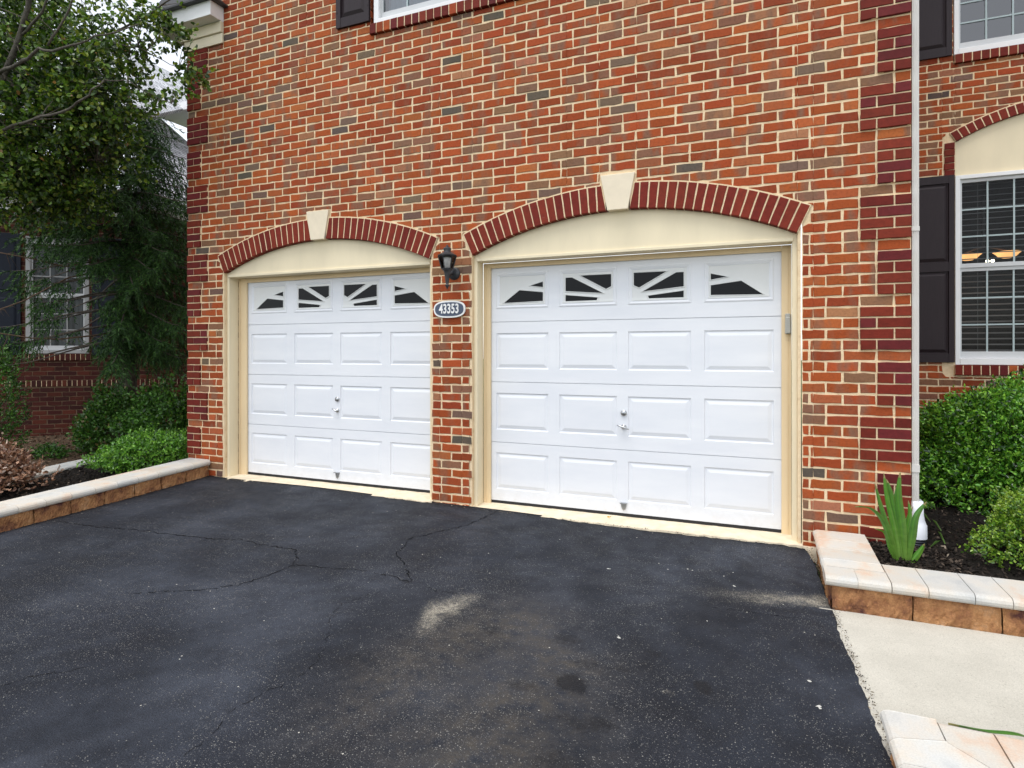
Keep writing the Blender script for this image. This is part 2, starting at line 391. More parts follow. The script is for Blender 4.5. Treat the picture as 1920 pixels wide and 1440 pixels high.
class Hole:
    """forbidden interval of z at each u"""
    def __init__(s, u0, u1, fn, brk=()): s.u0, s.u1, s.fn, s.brk = u0, u1, fn, brk
def rect_hole(u0, u1, z0, z1): return Hole(u0, u1, lambda u: (z0, z1))
def pieces(u0, u1, z0, z1, holes, step=.03):
    """parts of a rectangle left outside the holes, as polygons"""
    hs = [h for h in holes if h.u0 < u1-1e-4 and h.u1 > u0+1e-4]
    if not hs: return [[(u0, z0), (u1, z0), (u1, z1), (u0, z1)]]
    br = {u0, u1}
    for h in hs:
        for b in (h.u0, h.u1)+tuple(h.brk):
            if u0+.001 < b < u1-.001: br.add(b)
    br = sorted(br); out = []
    for a, b in zip(br, br[1:]):
        if b-a < .008: continue
        mid = (a+b)/2; act = [h for h in hs if h.u0 < mid < h.u1]
        act = [h for h in act if any(h.fn(t)[0] < z1 and h.fn(t)[1] > z0 for t in (a+1e-4, mid, b-1e-4))]
        if not act: out.append([(a, z0), (b, z0), (b, z1), (a, z1)]); continue
        n = max(1, int((b-a)/step)); us = [a+(b-a)*i/n for i in range(n+1)]
        lo = []; hi = []
        for u in us:
            uu = min(max(u, a+1e-4), b-1e-4)
            f0 = min(h.fn(uu)[0] for h in act); f1 = max(h.fn(uu)[1] for h in act)
            lo.append((u, f0)); hi.append((u, f1))
        up = [(u, max(z0, z)) for u, z in hi]       # part above the hole
        run = []
        def flush(run):
            if len(run) >= 2 and run[-1][0]-run[0][0] > .010:
                ar = sum((z1-p[1]) for p in run)/len(run)
                if ar > .010: out.append(run+[(run[-1][0], z1), (run[0][0], z1)])
        for p in up:
            if p[1] < z1-.003: run.append(p)
            else: flush(run); run = []
        flush(run)
        run = []
        for u, z in lo:
            z = min(z1, z)
            if z > z0+.003: run.append((u, z))
            else:
                if len(run) >= 2 and sum(p[1]-z0 for p in run)/len(run) > .010: out.append([(run[0][0], z0), (run[-1][0], z0)]+run[::-1])
                run = []
        if len(run) >= 2 and sum(p[1]-z0 for p in run)/len(run) > .010: out.append([(run[0][0], z0), (run[-1][0], z0)]+run[::-1])
    return out

def field(mb, T, row_range, urange, holes, colfn=red_col, z_of=lambda n: ZB+n*CH, gap=.0145, phase=0.0, d=0.0, bl=BL, cut=None):
    for n in row_range:
        u0, u1 = urange(n); z0 = z_of(n)+gap/2; z1 = z_of(n)+CH-gap/2
        u = u1-(bl/2 if n % 2 else 0)-phase
        edges = [u1]
        if u1-u > .03: edges.append(u)
        while edges[-1]-bl > u0+.03: edges.append(edges[-1]-bl)
        edges.append(u0)
        for b, a in zip(edges, edges[1:]):
            aa, bb = a+gap/2, b-gap/2
            if bb-aa < .012: continue
            c = colfn()
            for P in pieces(aa, bb, z0, z1, holes): brick_poly(mb, T, P, d, col=c)
def mortar_sheet(mb, T, u0, u1, z0, z1, holes, d=.0048, m=0):
    for P in pieces(u0, u1, z0, z1, holes, .02): mb.poly([T(u, z, d) for u, z in P], m)

def Tfacade(y0=0.0): return lambda u, z, d: (u, y0+d, z)

# ================================================================== THE HOUSE
house = empty('brick_house', (0, 0, 0))
tag(house, 'red brick house with two arched white garage doors and dark red brick corner quoins', 'house')
XL, XR, ZT = -5.99, .923, 6.30
# garage arches: centre u, centre z of circle, inner radius, ring, half opening, spring z
def arch_def(uc, half, crown, spring, ring=.205):
    rise = crown-spring; r = (half*half+rise*rise)/(2*rise); return dict(uc=uc, half=half, r=r, zc=crown-r, ring=ring, crown=crown, spring=spring, th=math.asin(half/r))
AR = arch_def(-1.101, 1.318, 2.530, 2.240); AL = arch_def(-4.145, 1.288, 2.508, 2.232)
def arch_hole(A, g=.012, key=.300, keyhalf=.14):
    ro = A['r']+A['ring']+g; th = A['th']+g/A['r']; uo = ro*math.sin(th); ui = A['r']*math.sin(A['th'])
    def fn(u):
        x = abs(u-A['uc']); top = A['zc']+math.sqrt(max(0, ro*ro-x*x))
        if x < keyhalf+g: top = max(top, A['crown']+.285+g)
        if x < ui+.001: bot = -1
        else: bot = A['zc']+x/math.tan(th)
        return (bot, max(top, bot))
    return Hole(A['uc']-uo, A['uc']+uo, fn, (A['uc']-ui, A['uc']+ui, A['uc']-keyhalf-g, A['uc']+keyhalf+g))
HR, HL = arch_hole(AR), arch_hole(AL)
WIN = (-3.475, -1.575, 4.53, 6.0)
HW = rect_hole(WIN[0]-.04, WIN[1]+.04, WIN[2]-.105, WIN[3])
holes = [HR, HL, HW]
nrows = int((ZT-ZB)/CH)+1
def block(n):       # coursing of the corner blocks: four courses wide, one plain, four narrow, one plain
    k = (n-29) % 10
    return 'wide' if k < 4 else 'plain' if k == 4 else 'narrow' if k < 9 else 'plain'
def main_range(n):
    b = block(n); z = ZB+n*CH
    w = {'wide': 1.5*BL, 'narrow': BL, 'plain': 0}[b]
    l = w
    if z < .02: return (XL+BL*1.5, XR-w)
    return (XL+l, XR-w)
mb = MB()
T0 = Tfacade()
field(mb, T0, range(-1, nrows), main_range, holes)
mb.build('wall', M['brick'], house)
mholes = [arch_hole(AR, -.02, keyhalf=.10), arch_hole(AL, -.02, keyhalf=.10), HW]
mb = MB(); mortar_sheet(mb, T0, XL+.004, XR-.004, -.12, 3.6, mholes); mortar_sheet(mb, T0, XL+.004, XR-.004, 3.6, ZT, mholes)
for A, a, b in ((AR, -2.426, .220), (AL, -5.444, -2.846)):      # mortar of the returns
    for x in (a, b): mb.box(x-.002 if x == b else x-.02, x+.02 if x == b else x+.002, .0075, .10, -.1, A['spring']+.1)
mb.build('mortar', M['mortar'], house)
# quoins
for side in (0, 1):
    mb = MB()
    for n in range(0, nrows):
        b = block(n)
        if b == 'plain': continue
        k = (n-29) % 10; k = k if k < 4 else k-5
        z0 = ZB+n*CH+.0055; z1 = ZB+(n+1)*CH-.0055
        if z0 < .0 and side == 0: continue
        lens = ([.5, 1] if k % 2 == 0 else [1, .5]) if b == 'wide' else ([.5, .5] if k % 2 == 0 else [1])
        u = (XR-sum(lens)*BL) if side else XL
        if not side: lens = lens[::-1]
        for L in lens:
            brick_poly(mb, T0, [(u+.0055, z0), (u+L*BL-.0055, z0), (u+L*BL-.0055, z1), (u+.0055, z1)], -.017, .10, dark_col(), 0, .0014)
            u += L*BL
    mb.build('quoin', M['dark_brick'], house)
    mb = MB()
    for n in range(0, nrows):
        b = block(n)
        if b == 'plain': continue
        w = 1.5*BL if b == 'wide' else BL
        z0 = ZB+n*CH; z1 = z0+CH; k = (n-29) % 10
        if k in (0, 5): z0 += .006
        if k in (3, 8): z1 -= .006
        if side: mb.box(XR-w+.006, XR-.005, -.008, .05, z0, z1)
        else: mb.box(XL+.005, XL+w-.006, -.008, .05, z0, z1)
    mb.build('quoin_mortar', M['mortar'], house)
# arches
def arch_ring(A, T, parent, n_side, key=True, dface=-.011, depth=.13, keyh=.141, keyl=.084, matb=None):
    r0 = A['r']; r1 = r0+A['ring']; uc, zc = A['uc'], A['zc']; th = A['th']
    P = lambda r, a: (uc+r*math.sin(a), zc+r*math.cos(a))
    k0 = math.asin((keyl+.015)/r0) if key else 0
    spans = ((k0, th), (-th, -k0)) if key else ((-th, th),)
    for (a, b) in spans:
        mbk = MB(); mm = MB()
        w = (b-a)/n_side; g = .0055/r0
        for i in range(n_side):
            s, e = a+i*w+g, a+(i+1)*w-g
            pts = [P(r0, s), P(r0, e), P(r1, e), P(r1, s)]
            if key and ((i == 0 and a > 0) or (i == n_side-1 and a < 0)):
                # closer brick cut along the keystone
                kk = lambda rr: math.asin(((keyl+(keyh-keyl)*(rr-r0)/.285)+.014)/rr)
                if a > 0: pts = [P(r0, kk(r0)), P(r0, e), P(r1, e), P(r1, min(kk(r1), e-.004))]
                else: pts = [P(r0, s), P(r0, -kk(r0)), P(r1, max(-kk(r1), s+.004)), P(r1, s)]
            brick_poly(mbk, T, pts, dface, depth, arch_col(), 0, .0013, .003)
        # mortar behind
        m_ = 40
        for i in range(m_):
            s, e = a+(b-a)*i/m_, a+(b-a)*(i+1)/m_
            q = [P(r0+.004, s), P(r0+.004, e), P(r1+.011, e), P(r1+.011, s)]
            mm.poly([T(u, z, dface+.0045) for u, z in q])
            mm.poly([T(*q[0], dface+.0045), T(*q[0], depth), T(*q[1], depth), T(*q[1], dface+.0045)])
            mm.poly([T(*q[3], dface+.0045), T(*q[2], dface+.0045), T(*q[2], .02), T(*q[3], .02)])
        o = mbk.build('brick_arch', matb or M['dark_brick'], parent); mm.build('arch_mortar', M['mortar'], o)
    if key:
        kb = MB(); c = A['crown']; pts = [(uc-keyl, c-.004), (uc+keyl, c-.004), (uc+keyh, c+.285), (uc-keyh, c+.285)]
        f = [T(u, z, -.020) for u, z in pts]+[T(u, z, .12) for u, z in pts]
        kb.v = f
        for q in ((0, 1, 2, 3), (4, 7, 6, 5), (0, 4, 5, 1), (1, 5, 6, 2), (2, 6, 7, 3), (3, 7, 4, 0)): kb.face(q)
        kb.build('keystone', M['keystone'], parent, bevel=.004)
    return o
arch_ring(AL, T0, house, 17); arch_ring(AR, T0, house, 18)

# garage openings: frame, arch panel, door
def rings(mb, T, rect, prof, m=0):
    """nested rectangles (inset, depth): a moulded panel"""
    prev = None
    for ins, d in prof:
        x0, x1, z0, z1 = rect; cur = [(x0+ins, z0+ins), (x1-ins, z0+ins), (x1-ins, z1-ins), (x0+ins, z1-ins)]
        cur = [T(u, z, d) for u, z in cur]
        if prev:
            for i in range(4):
                j = (i+1) % 4; mb.poly([prev[i], prev[j], cur[j], cur[i]], m)
        prev = cur
    mb.poly(prev, m)
def cell_ring(mb, T, cell, rect, d=0.0):
    a = [(cell[0], cell[2]), (cell[1], cell[2]), (cell[1], cell[3]), (cell[0], cell[3])]
    b = [(rect[0], rect[2]), (rect[1], rect[2]), (rect[1], rect[3]), (rect[0], rect[3])]
    for i in range(4):
        j = (i+1) % 4; mb.poly([T(*a[i], d), T(*a[j], d), T(*b[j], d), T(*b[i], d)])
PANES = {0: [[(.10, .07), (.955, .10), (.955, .40), (.45, .50)], [(.68, .64), (.955, .57), (.955, .76)]],
         1: [[(.06, .40), (.80, .29), (.19, .85), (.06, .85)], [(.36, .90), (.86, .42), (.96, .50), (.96, .90)], [(.06, .06), (.68, .06), (.70, .15), (.06, .27)]]}
def garage(A, xl, xr, dx0, zs, door_label=None):
    fr = MB(); YF, YB = .045, .172; top = 2.192
    fr.box(xl+.002, xl+.036, YF, YB-.002, -.05+zs, top+.06)                     # jamb liners
    fr.box(xr-.036, xr-.002, YF, YB-.002, -.05+zs, top+.06)
    fr.box(xl+.037, xr-.037, YF+.004, YB-.002, top-.006, top+.034)      # header and soffit
    fr.box(xl+.03, xr-.03, YF-.012, YF+.0035, top-.004, top+.022)            # drip moulding
    f = fr.build('door_frame', M['trim'], house, bevel=.003)
    st = MB(); st.box(xl+.037, max(xl+.105, dx0+.004), YB, YB+.02, -.02+zs, top-.008, 0); st.box(xr-.105, xr-.037, YB, YB+.02, -.02+zs, top-.008, 0)
    st.box(max(xl+.105, dx0+.004)+.001, xr-.106, YB, YB+.02, top-.052, top-.008, 0)
    for x in (xl+.060, xr-.068): st.box(x, x+.008, YB-.006, YB-.0005, zs, top-.012)
    st.build('door_stop', M['stop'], f)
    # arched panel over the header
    tp = MB(); n = 40; r = A['r']-.002; hw = A['half']+.0
    for i in range(n):
        a, b = -hw+2*hw*i/n, -hw+2*hw*(i+1)/n
        za = A['zc']+math.sqrt(r*r-a*a); zb_ = A['zc']+math.sqrt(r*r-b*b); u0, u1 = A['uc']+a, A['uc']+b
        tp.poly([(u0, YF+.001, top+.02), (u1, YF+.001, top+.02), (u1, YF+.001, zb_), (u0, YF+.001, za)])
        tp.poly([(u0, YF+.001, za), (u1, YF+.001, zb_), (u1, .2, zb_), (u0, .2, za)])
    tp.build('arch_panel', M['trim'], house)
    # concrete sill
    sl = MB(); n = 60; a, b = xl-.02, xr+.03
    pf = []
    for i in range(n+1):
        u = a+(b-a)*i/n; yy = -.045+random.uniform(-.012, .012); zz = -.018+zs*.8+random.uniform(-.004, .004)
        if u < xl+.002 or u > xr-.002: yy = min(yy, -.03)
        pf.append((u, yy, zz))
    for i in range(n):
        p, q = pf[i], pf[i+1]
        sl.poly([p, q, (q[0], .30, zs-.001), (p[0], .30, zs-.001)])
        sl.poly([(p[0], p[1]-.004, -.15), (q[0], q[1]-.004, -.15), q, p])
    sl.build('sill', M['sill_concrete'], house)
    # the door
    W, H = 2.46, 2.15; Z0 = .016+zs; YD = .196
    T = lambda u, z, d: (dx0+u, YD+d, Z0+z)
    d = MB(); ins_boxes = []
    pr = [(.052, .556), (.658, 1.168), (1.263, 1.772), (1.873, 2.383)]
    cells = [0, .607, 1.215, 1.822, W]
    rows = [(0, .535), (.535, 1.085), (1.085, 1.632), (1.632, H)]
    prow = [(.108, .440), (.650, .985), (1.205, 1.530), (1.755, 2.075)]
    for r_, ((a, b), (p, q)) in enumerate(zip(rows, prow)):
        g = .003
        for c in range(4):
            cell = (cells[c], cells[c+1], a+g, b-g); rect = (pr[c][0], pr[c][1], p, q)
            cell_ring(d, T, cell, rect)
            if r_ < 3: rings(d, T, rect, [(0, 0), (.004, .0075), (.012, .0085), (.040, .0015), (.044, .0010)])
            else:
                rings(d, T, rect, [(0, 0), (.002, -.004), (.010, -.006), (.030, .0005), (.034, .004), (.036, .016)])
                ins_boxes.append((rect[0]+.030, rect[1]-.030, rect[2]+.030, rect[3]-.030))
        for z in (a+g, b-g):                                                      # lips between sections
            s = -1 if z == b-g else 1
            d.poly([T(0, z, 0), T(W, z, 0), T(W, z-s*.001, .010), T(0, z-s*.001, .010)])
    d.poly([T(-.01, 0, .011), T(W+.01, 0, .011), T(W+.01, H, .011), T(-.01, H, .011)])
    for c in range(4):
        for (a, b) in ((cells[c]+.0, cells[c+1]),): pass
    door = d.build('garage_door', M['door_white'], house)
    gk = MB(); gk.box(dx0-.02, dx0+W+.02, YD-.004, YD+.03, zs-.006, Z0-.001); gk.build('bottom_seal', M['black_rubber'], door)
    for c, (x0, x1, z0, z1) in enumerate(ins_boxes):
        i_ = MB(); gl = MB(); w, h = x1-x0, z1-z0
        i_.poly([T(x0, z0, .0035), T(x1, z0, .0035), T(x1, z1, .0035), T(x0, z1, .0035)])
        # sill lip under each insert
        i_.box(dx0+x0, dx0+x1, YD-.004, YD+.003, Z0+z0+.0, Z0+z0+.012)
        key = {0: 0, 1: 1, 2: 1, 3: 0}[c]; flip = c > 1
        for pl in PANES[key]:
            q = [((1-u) if flip else u, v) for u, v in pl]
            if flip: q = q[::-1]
            q = [(x0+u*w, z0+v*h) for u, v in q]
            cu = sum(p[0] for p in q)/len(q); cz = sum(p[1] for p in q)/len(q)
            # outward offset outline for the raised rim
            def off(k):
                L_ = []
                nq = len(q)
                for j in range(nq):
                    a, b, cc = q[j-1], q[j], q[(j+1) % nq]
                    n1 = Vector((b[1]-a[1], -(b[0]-a[0]))).normalized(); n2 = Vector((cc[1]-b[1], -(cc[0]-b[0]))).normalized()
                    n_ = (n1+n2); n_ = n_/max(.55, n_.length_squared/2) if n_.length > .01 else n1
                    n_ = n_.normalized()*min(k*1.9, k/max(.5, (n1.dot(n_.normalized()))))
                    L_.append((b[0]+n_.x, b[1]+n_.y))
                return L_
            o2, o1 = off(.009), off(.005)
            nq = len(q)
            for j in range(nq):
                k = (j+1) % nq
                i_.poly([T(*o2[j], .0034), T(*o2[k], .0034), T(*o1[k], -.0045), T(*o1[j], -.0045)])
                i_.poly([T(*o1[j], -.0045), T(*o1[k], -.0045), T(*q[k], -.0035), T(*q[j], -.0035)])
                i_.poly([T(*q[j], -.0035), T(*q[k], -.0035), T(*q[k], .0028), T(*q[j], .0028)])
            gl.poly([T(*p, .0026) for p in q])
        i_.build('window_insert', M['insert_white'], door); gl.build('window_pane', M['pane'], door)
    cx = W/2-.003
    lk = MB(); lk.lathe([(.0, .016), (.012, .016), (.014, .014), (.024, .012), (.026, .004), (.026, 0)], T(cx, .861-.016, -.001), 18, 0, 'y')
    lk.build('lock', M['chrome'], door, True)
    hd = MB(); hd.lathe([(0, .040), (.008, .04), (.010, .012), (.020, .010), (.022, 0)], T(cx, .745-.016, -.001), 16, 0, 'y')
    c0 = Vector(T(cx, .745-.016, -.036))
    dv = Vector((.050, 0, -.016)) if zs < .01 else Vector((.040, 0, -.020))
    hd.tube([c0-dv*1.0, c0-dv*.5, c0, c0+dv*(.5 if zs < .01 else .2), c0+dv*(1.0 if zs < .01 else .25)], [.0045, .006, .008, .006, .0045], 8)
    hd.build('handle', M['chrome'], door, True)
    lf = MB(); b0 = Vector(T(cx, .058, -.001))
    lf.box(b0.x-.026, b0.x+.030, b0.y-.034, b0.y, b0.z+.030, b0.z+.036)
    pts = [(-.022, .030), (-.020, .0), (-.012, -.022), (0, -.032), (.012, -.022), (.020, .0), (.022, .030)]
    fa = [(b0.x+u, b0.y-.005, b0.z+z) for u, z in pts]; fb = [(b0.x+u, b0.y, b0.z+z) for u, z in pts]
    lf.poly(fa); k = len(pts)
    for i in range(k-1): lf.poly([fb[i], fb[i+1], fa[i+1], fa[i]])
    lf.build('lift_handle', M['chrome'], door)
    return door
dR = garage(AR, -2.426, .220, -2.322, 0.0); tag(dR, 'wider looking white garage door at the right')
dL = garage(AL, -5.444, -2.846, -5.376+.082, .026); tag(dL, 'white garage door at the left')
dR['label'] = 'white raised-panel garage door to the right of the brick pier'
dL['label'] = 'white raised-panel garage door to the left of the brick pier'
# rough mortar toe under the pier
mb = MB()
for i in range(16):
    u = -2.86+.45*i/16; mb.hexa([(u, -.028+random.uniform(-.008, .008), -.10), (u+.03, -.028, -.10), (u+.03, .05, -.1), (u, .05, -.1), (u, -.018+random.uniform(-.006, .004), -.014+random.uniform(-.01, .006)), (u+.029, -.016+random.uniform(-.006, .004), -.014+random.uniform(-.01, .006)), (u+.029, .05, -.004), (u, .05, -.004)])
mb.build('footing', M['sill_concrete'], house); mb = MB()
for i in range(5):
    u = .24+i*.06; s = random.uniform(.7, 1.3)
    mb.hexa([(u, -.045, -.12), (u+.07*s, -.05, -.12), (u+.07*s, .02, -.12), (u, .02, -.12), (u+.008, -.030, -.045+.02*s), (u+.06*s, -.035, -.05+.02*s), (u+.06*s, .02, -.03), (u, .02, -.03)])
mb.build('footing', M['sill_concrete'], house)

# ---- windows
def window(parent, T, x0, x1, z0, z1, cols, rows, mull=(), lower=None, rail=None, blinds=True, glass='glass', slat_step=.045, frame=.036, label=None, curtain=False, sill=.07, cmat=None, fmat=None):
    """double-hung window in wall coordinates; T maps (u,z,d) with d>0 into the wall"""
    def bx(mb, a, b, c, e, d0, d1, m=0):
        P = [T(a, c, d0), T(b, c, d0), T(b, c, d1), T(a, c, d1), T(a, e, d0), T(b, e, d0), T(b, e, d1), T(a, e, d1)]
        mb.hexa(P, m)
    f = MB()
    bx(f, x0, x0+frame, z0, z1, -.004, .10); bx(f, x1-frame, x1, z0, z1, -.004, .10)
    bx(f, x0+frame, x1-frame, z1-frame, z1, -.003, .10); bx(f, x0+frame, x1-frame, z0+.002, z0+sill, -.008, .10)
    for u in mull: bx(f, u-.045, u+.045, z0+sill+.001, z1-frame-.001, -.002, .10)
    w = f.build('window', fmat or M['vinyl'], parent, bevel=.003)
    if label: w['label'] = label
    s = MB(); g = MB(); gl = MB(); edges = [x0+frame]+[e for u in mull for e in (u-.045, u+.045)]+[x1-frame]
    zb, zt = z0+sill, z1-frame
    for a, b in zip(edges[::2], edges[1::2]):
        s = MB(); g = MB(); a += .0015; b -= .0015; zz = [(zb, rail, .035), (rail, zt, .022)] if rail else [(zb, zt, .03)]
        for k, (p, q, dd) in enumerate(zz):
            th = .038; bt = .075 if (k == 0 and rail) else .045
            bx(s, a, a+th*.55, p, q, dd, dd+.03); bx(s, b-th*.55, b, p, q, dd, dd+.03)
            bx(s, a+th*.55, b-th*.55, p+.001, p+bt, dd+.001, dd+.03); bx(s, a+th*.55, b-th*.55, q-th, q-.001, dd+.001, dd+.03)
            ia, ib, ip, iq = a+th*.55, b-th*.55, p+bt, q-th
            for c in range(1, cols): u = ia+(ib-ia)*c/cols; bx(g, u-.008, u+.008, ip, iq, dd+.008, dd+.016)
            for r in range(1, rows):
                z = ip+(iq-ip)*r/rows
                for c in range(cols):
                    u0_ = ia+(ib-ia)*c/cols+(.0085 if c else 0); u1_ = ia+(ib-ia)*(c+1)/cols-(.0085 if c < cols-1 else 0)
                    bx(g, u0_, u1_, z-.008, z+.008, dd+.009, dd+.015)
            gl.poly([T(ia, ip, dd+.019), T(ib, ip, dd+.019), T(ib, iq, dd+.019), T(ia, iq, dd+.019)])
        s.build('sash', M['sash'], w); g.build('grille', fmat or M['grille'], w)
    gl.build('glass', M[glass], w)
    rm = MB(); D = 1.6
    a, b, p, q = x0+.004, x1-.004, z0+.01, z1-.004
    L_ = [T(a, p, .101), T(b, p, .101), T(b, q, .101), T(a, q, .101)]
    a2, b2, p2, q2 = x0-.6, x1+.6, z0-.5, z1+.25
    Bk = [T(a2, p2, D), T(b2, p2, D), T(b2, q2, D), T(a2, q2, D)]
    for i in range(4):
        j = (i+1) % 4; rm.poly([L_[i], L_[j], Bk[j], Bk[i]])
    rm.poly(Bk); rm.build('room', M['room'], w)
    if blinds:
        bl = MB(); z = zb+.02
        while z < zt-.02:
            u0_, u1_ = x0+frame+.02, x1-frame-.02
            bl.poly([T(u0_, z, .085), T(u1_, z, .085), T(u1_, z+.016, .125), T(u0_, z+.016, .125)])
            z += slat_step
        for u in (x0+.22, (x0+x1)/2-.1, x1-.22): bx(bl, u, u+.003, zb, zt, .084, .0845)
        bl.build('blind', M['slat'], w)
    if curtain:
        cb = MB(); n = 90
        for i in range(n):
            u, v = x0+frame+.01+(x1-x0-2*frame-.02)*i/n, x0+frame+.01+(x1-x0-2*frame-.02)*(i+1)/n
            fd = lambda t: .13+.018*math.sin(t*31)+.008*math.sin(t*77)
            cb.poly([T(u, zb, fd(u)), T(v, zb, fd(v)), T(v, zt, fd(v)), T(u, zt, fd(u))])
        cb.build('curtain', cmat or M['curtain'], w, True)
    return w
def rowlock(parent, T, u0, u1, z0, z1, w=.0775, dface=-.030, depth=.12, name='brick_sill', col=dark_col, matb=None):
    b = MB(); n = max(1, round((u1-u0)/w)); w = (u1-u0)/n
    for i in range(n):
        a = u0+i*w
        brick_poly(b, T, [(a+.005, z0), (a+w-.005, z0), (a+w-.005, z1), (a+.005, z1)], dface, depth, col() if (random.random() > .08 or col is old_shaded_col) else red_col(), 0, .001)
    o = b.build(name, matb or M['dark_brick'], parent)
    m_ = MB(); P = [T(u0+.003, z0+.003, dface+.006), T(u1-.003, z0+.003, dface+.006), T(u1-.003, z0+.003, depth-.01), T(u0+.003, z0+.003, depth-.01),
         T(u0+.003, z1-.003, dface+.006), T(u1-.003, z1-.003, dface+.006), T(u1-.003, z1-.003, depth-.01), T(u0+.003, z1-.003, depth-.01)]
    m_.hexa(P); m_.build('sill_mortar', M['mortar'], o); return o
def shutter(parent, T, x0, x1, z0, z1, rails=(), d=-.030):
    s = MB(); st = .052
    def bx(a, b, c, e, d0, d1): s.hexa([T(a, c, d0), T(b, c, d0), T(b, c, d1), T(a, c, d1), T(a, e, d0), T(b, e, d0), T(b, e, d1), T(a, e, d1)])
    bx(x0, x0+st, z0, z1, d, 0); bx(x1-st, x1, z0, z1, d, 0)
    zz = [z0]+list(rails)+[z1]; prev = z0
    segs = []
    bx(x0+st, x1-st, z0, z0+.095, d+.003, 0)
    for r in rails: bx(x0+st, x1-st, r-.05, r+.05, d+.003, 0)
    bx(x0+st, x1-st, z1-.085, z1, d+.003, 0)
    lo = z0+.095
    for r in list(rails)+[None]:
        hi = (r-.05) if r else z1-.085
        rings(s, T, (x0+st, x1-st, lo, hi), [(0, d+.004), (.004, d+.022), (.012, d+.022), (.045, d+.008), (.047, d+.008)])
        if r: lo = r+.05
    for z in (z0+.15, z1-.15, (z0+z1)/2):
        for u in (x0+.012, x1-.012):
            c = T(u, z, d-.001); s.lathe([(0, .003), (.006, .002), (.007, 0)], c, 8, 0, 'y')
    return s.build('shutter', M['shutter'], parent)
window(house, Tfacade(.0), WIN[0], WIN[1], WIN[2]+.002, WIN[3]-.01, 3, 2, (-2.525,), rail=5.25, blinds=False, glass='glass_up', curtain=True, frame=.055, sill=.04,
       label='upper window above the garage doors with pale curtains behind its glass')
rowlock(house, T0, WIN[0]-.035, WIN[1]+.035, WIN[2]-.10, WIN[2]-.004)
shutter(house, T0, -3.905, -3.515, 4.565, 6.02, (5.3,))
shutter(house, T0, -1.535, -1.145, 4.565, 6.02, (5.3,))
# ---- the set-back wing
YW = 3.05; TW = Tfacade(YW)
WX0, WX1 = XR-.1, 6.2
AW = arch_def(2.95, 1.045, 3.928, 3.655, ring=.105)
def wing_arch_hole():
    A = AW; ro = A['r']+A['ring']+.008
    def fn(u):
        x = abs(u-A['uc']); top = A['zc']+math.sqrt(max(0, ro*ro-x*x))
        return (1.10, top) if x < 1.140 else (3.28, top)
    hw = 1.165
    return Hole(A['uc']-hw, A['uc']+hw, fn, (A['uc']-1.048, A['uc']+1.048))
HA = wing_arch_hole(); HA.fn_old = HA.fn
HU = rect_hole(1.885, 4.015, 4.495, 6.1)
mb = MB(); field(mb, TW, range(-3, nrows), lambda n: (WX0, WX1), [HA, HU], phase=.06); mb.build('wing_wall', M['brick'], house)
_wh = [Hole(1.905, 3.995, lambda u: (1.2, AW['zc']+math.sqrt(max(0, (AW['r']+.01)**2-(u-2.95)**2)))), HU]
mb = MB(); mortar_sheet(mb, TW, WX0, WX1, -.3, 4.2, _wh); mortar_sheet(mb, TW, WX0, WX1, 4.2, ZT, _wh); mb.build('wing_mortar', M['mortar'], house)
o = arch_ring(AW, TW, house, 30, key=False, dface=-.012, depth=.10)
# dark brick jambs under the arch ends
for s in (-1, 1):
    mb = MB()
    for n in range(5):
        z0 = 3.285+n*.0745; a = 2.95+s*1.05
        u0, u1 = (a-.098, a-.004) if s < 0 else (a+.004, a+.098)
        brick_poly(mb, TW, [(u0, z0), (u1, z0), (u1, z0+.064), (u0, z0+.064)], -.010, .08, dark_col())
    mb.build('jamb_brick', M['dark_brick'], house)
tp = MB(); n = 40
for i in range(n):
    a, b = -1.045+2.09*i/n, -1.045+2.09*(i+1)/n; r = AW['r']-.002
    za, zb_ = AW['zc']+math.sqrt(r*r-a*a), AW['zc']+math.sqrt(r*r-b*b)
    tp.poly([(2.95+a, YW+.03, 3.275), (2.95+b, YW+.03, 3.275), (2.95+b, YW+.03, zb_), (2.95+a, YW+.03, za)])
tp.box(1.906, 3.994, YW+.022, YW+.0295, 3.285, 3.300)
tp.build('arch_panel', M['trim'], house)
window(house, TW, 1.903, 3.997, 1.235, 3.285, 4, 3, (2.95,), rail=2.285, slat_step=.062, frame=.042, label='tall wing window under the cream arch, dark blinds inside')
rowlock(house, TW, 1.89, 4.01, 1.125, 1.232)
shutter(house, TW, 1.468, 1.892, 1.262, 3.292, (2.30,))
shutter(house, TW, 4.008, 4.43, 1.262, 3.292, (2.30,))
window(house, TW, 1.892, 4.008, 4.595, 6.1, 4, 3, (2.95,), rail=5.42, blinds=False, glass='glass_up', frame=.042, curtain=False, sill=.06, label='upper wing window reflecting the grey sky')
rowlock(house, TW, 1.892, 4.008, 4.498, 4.592)
shutter(house, TW, 1.44, 1.868, 4.592, 6.1, (5.35,)); shutter(house, TW, 4.03, 4.45, 4.592, 6.1, (5.35,))
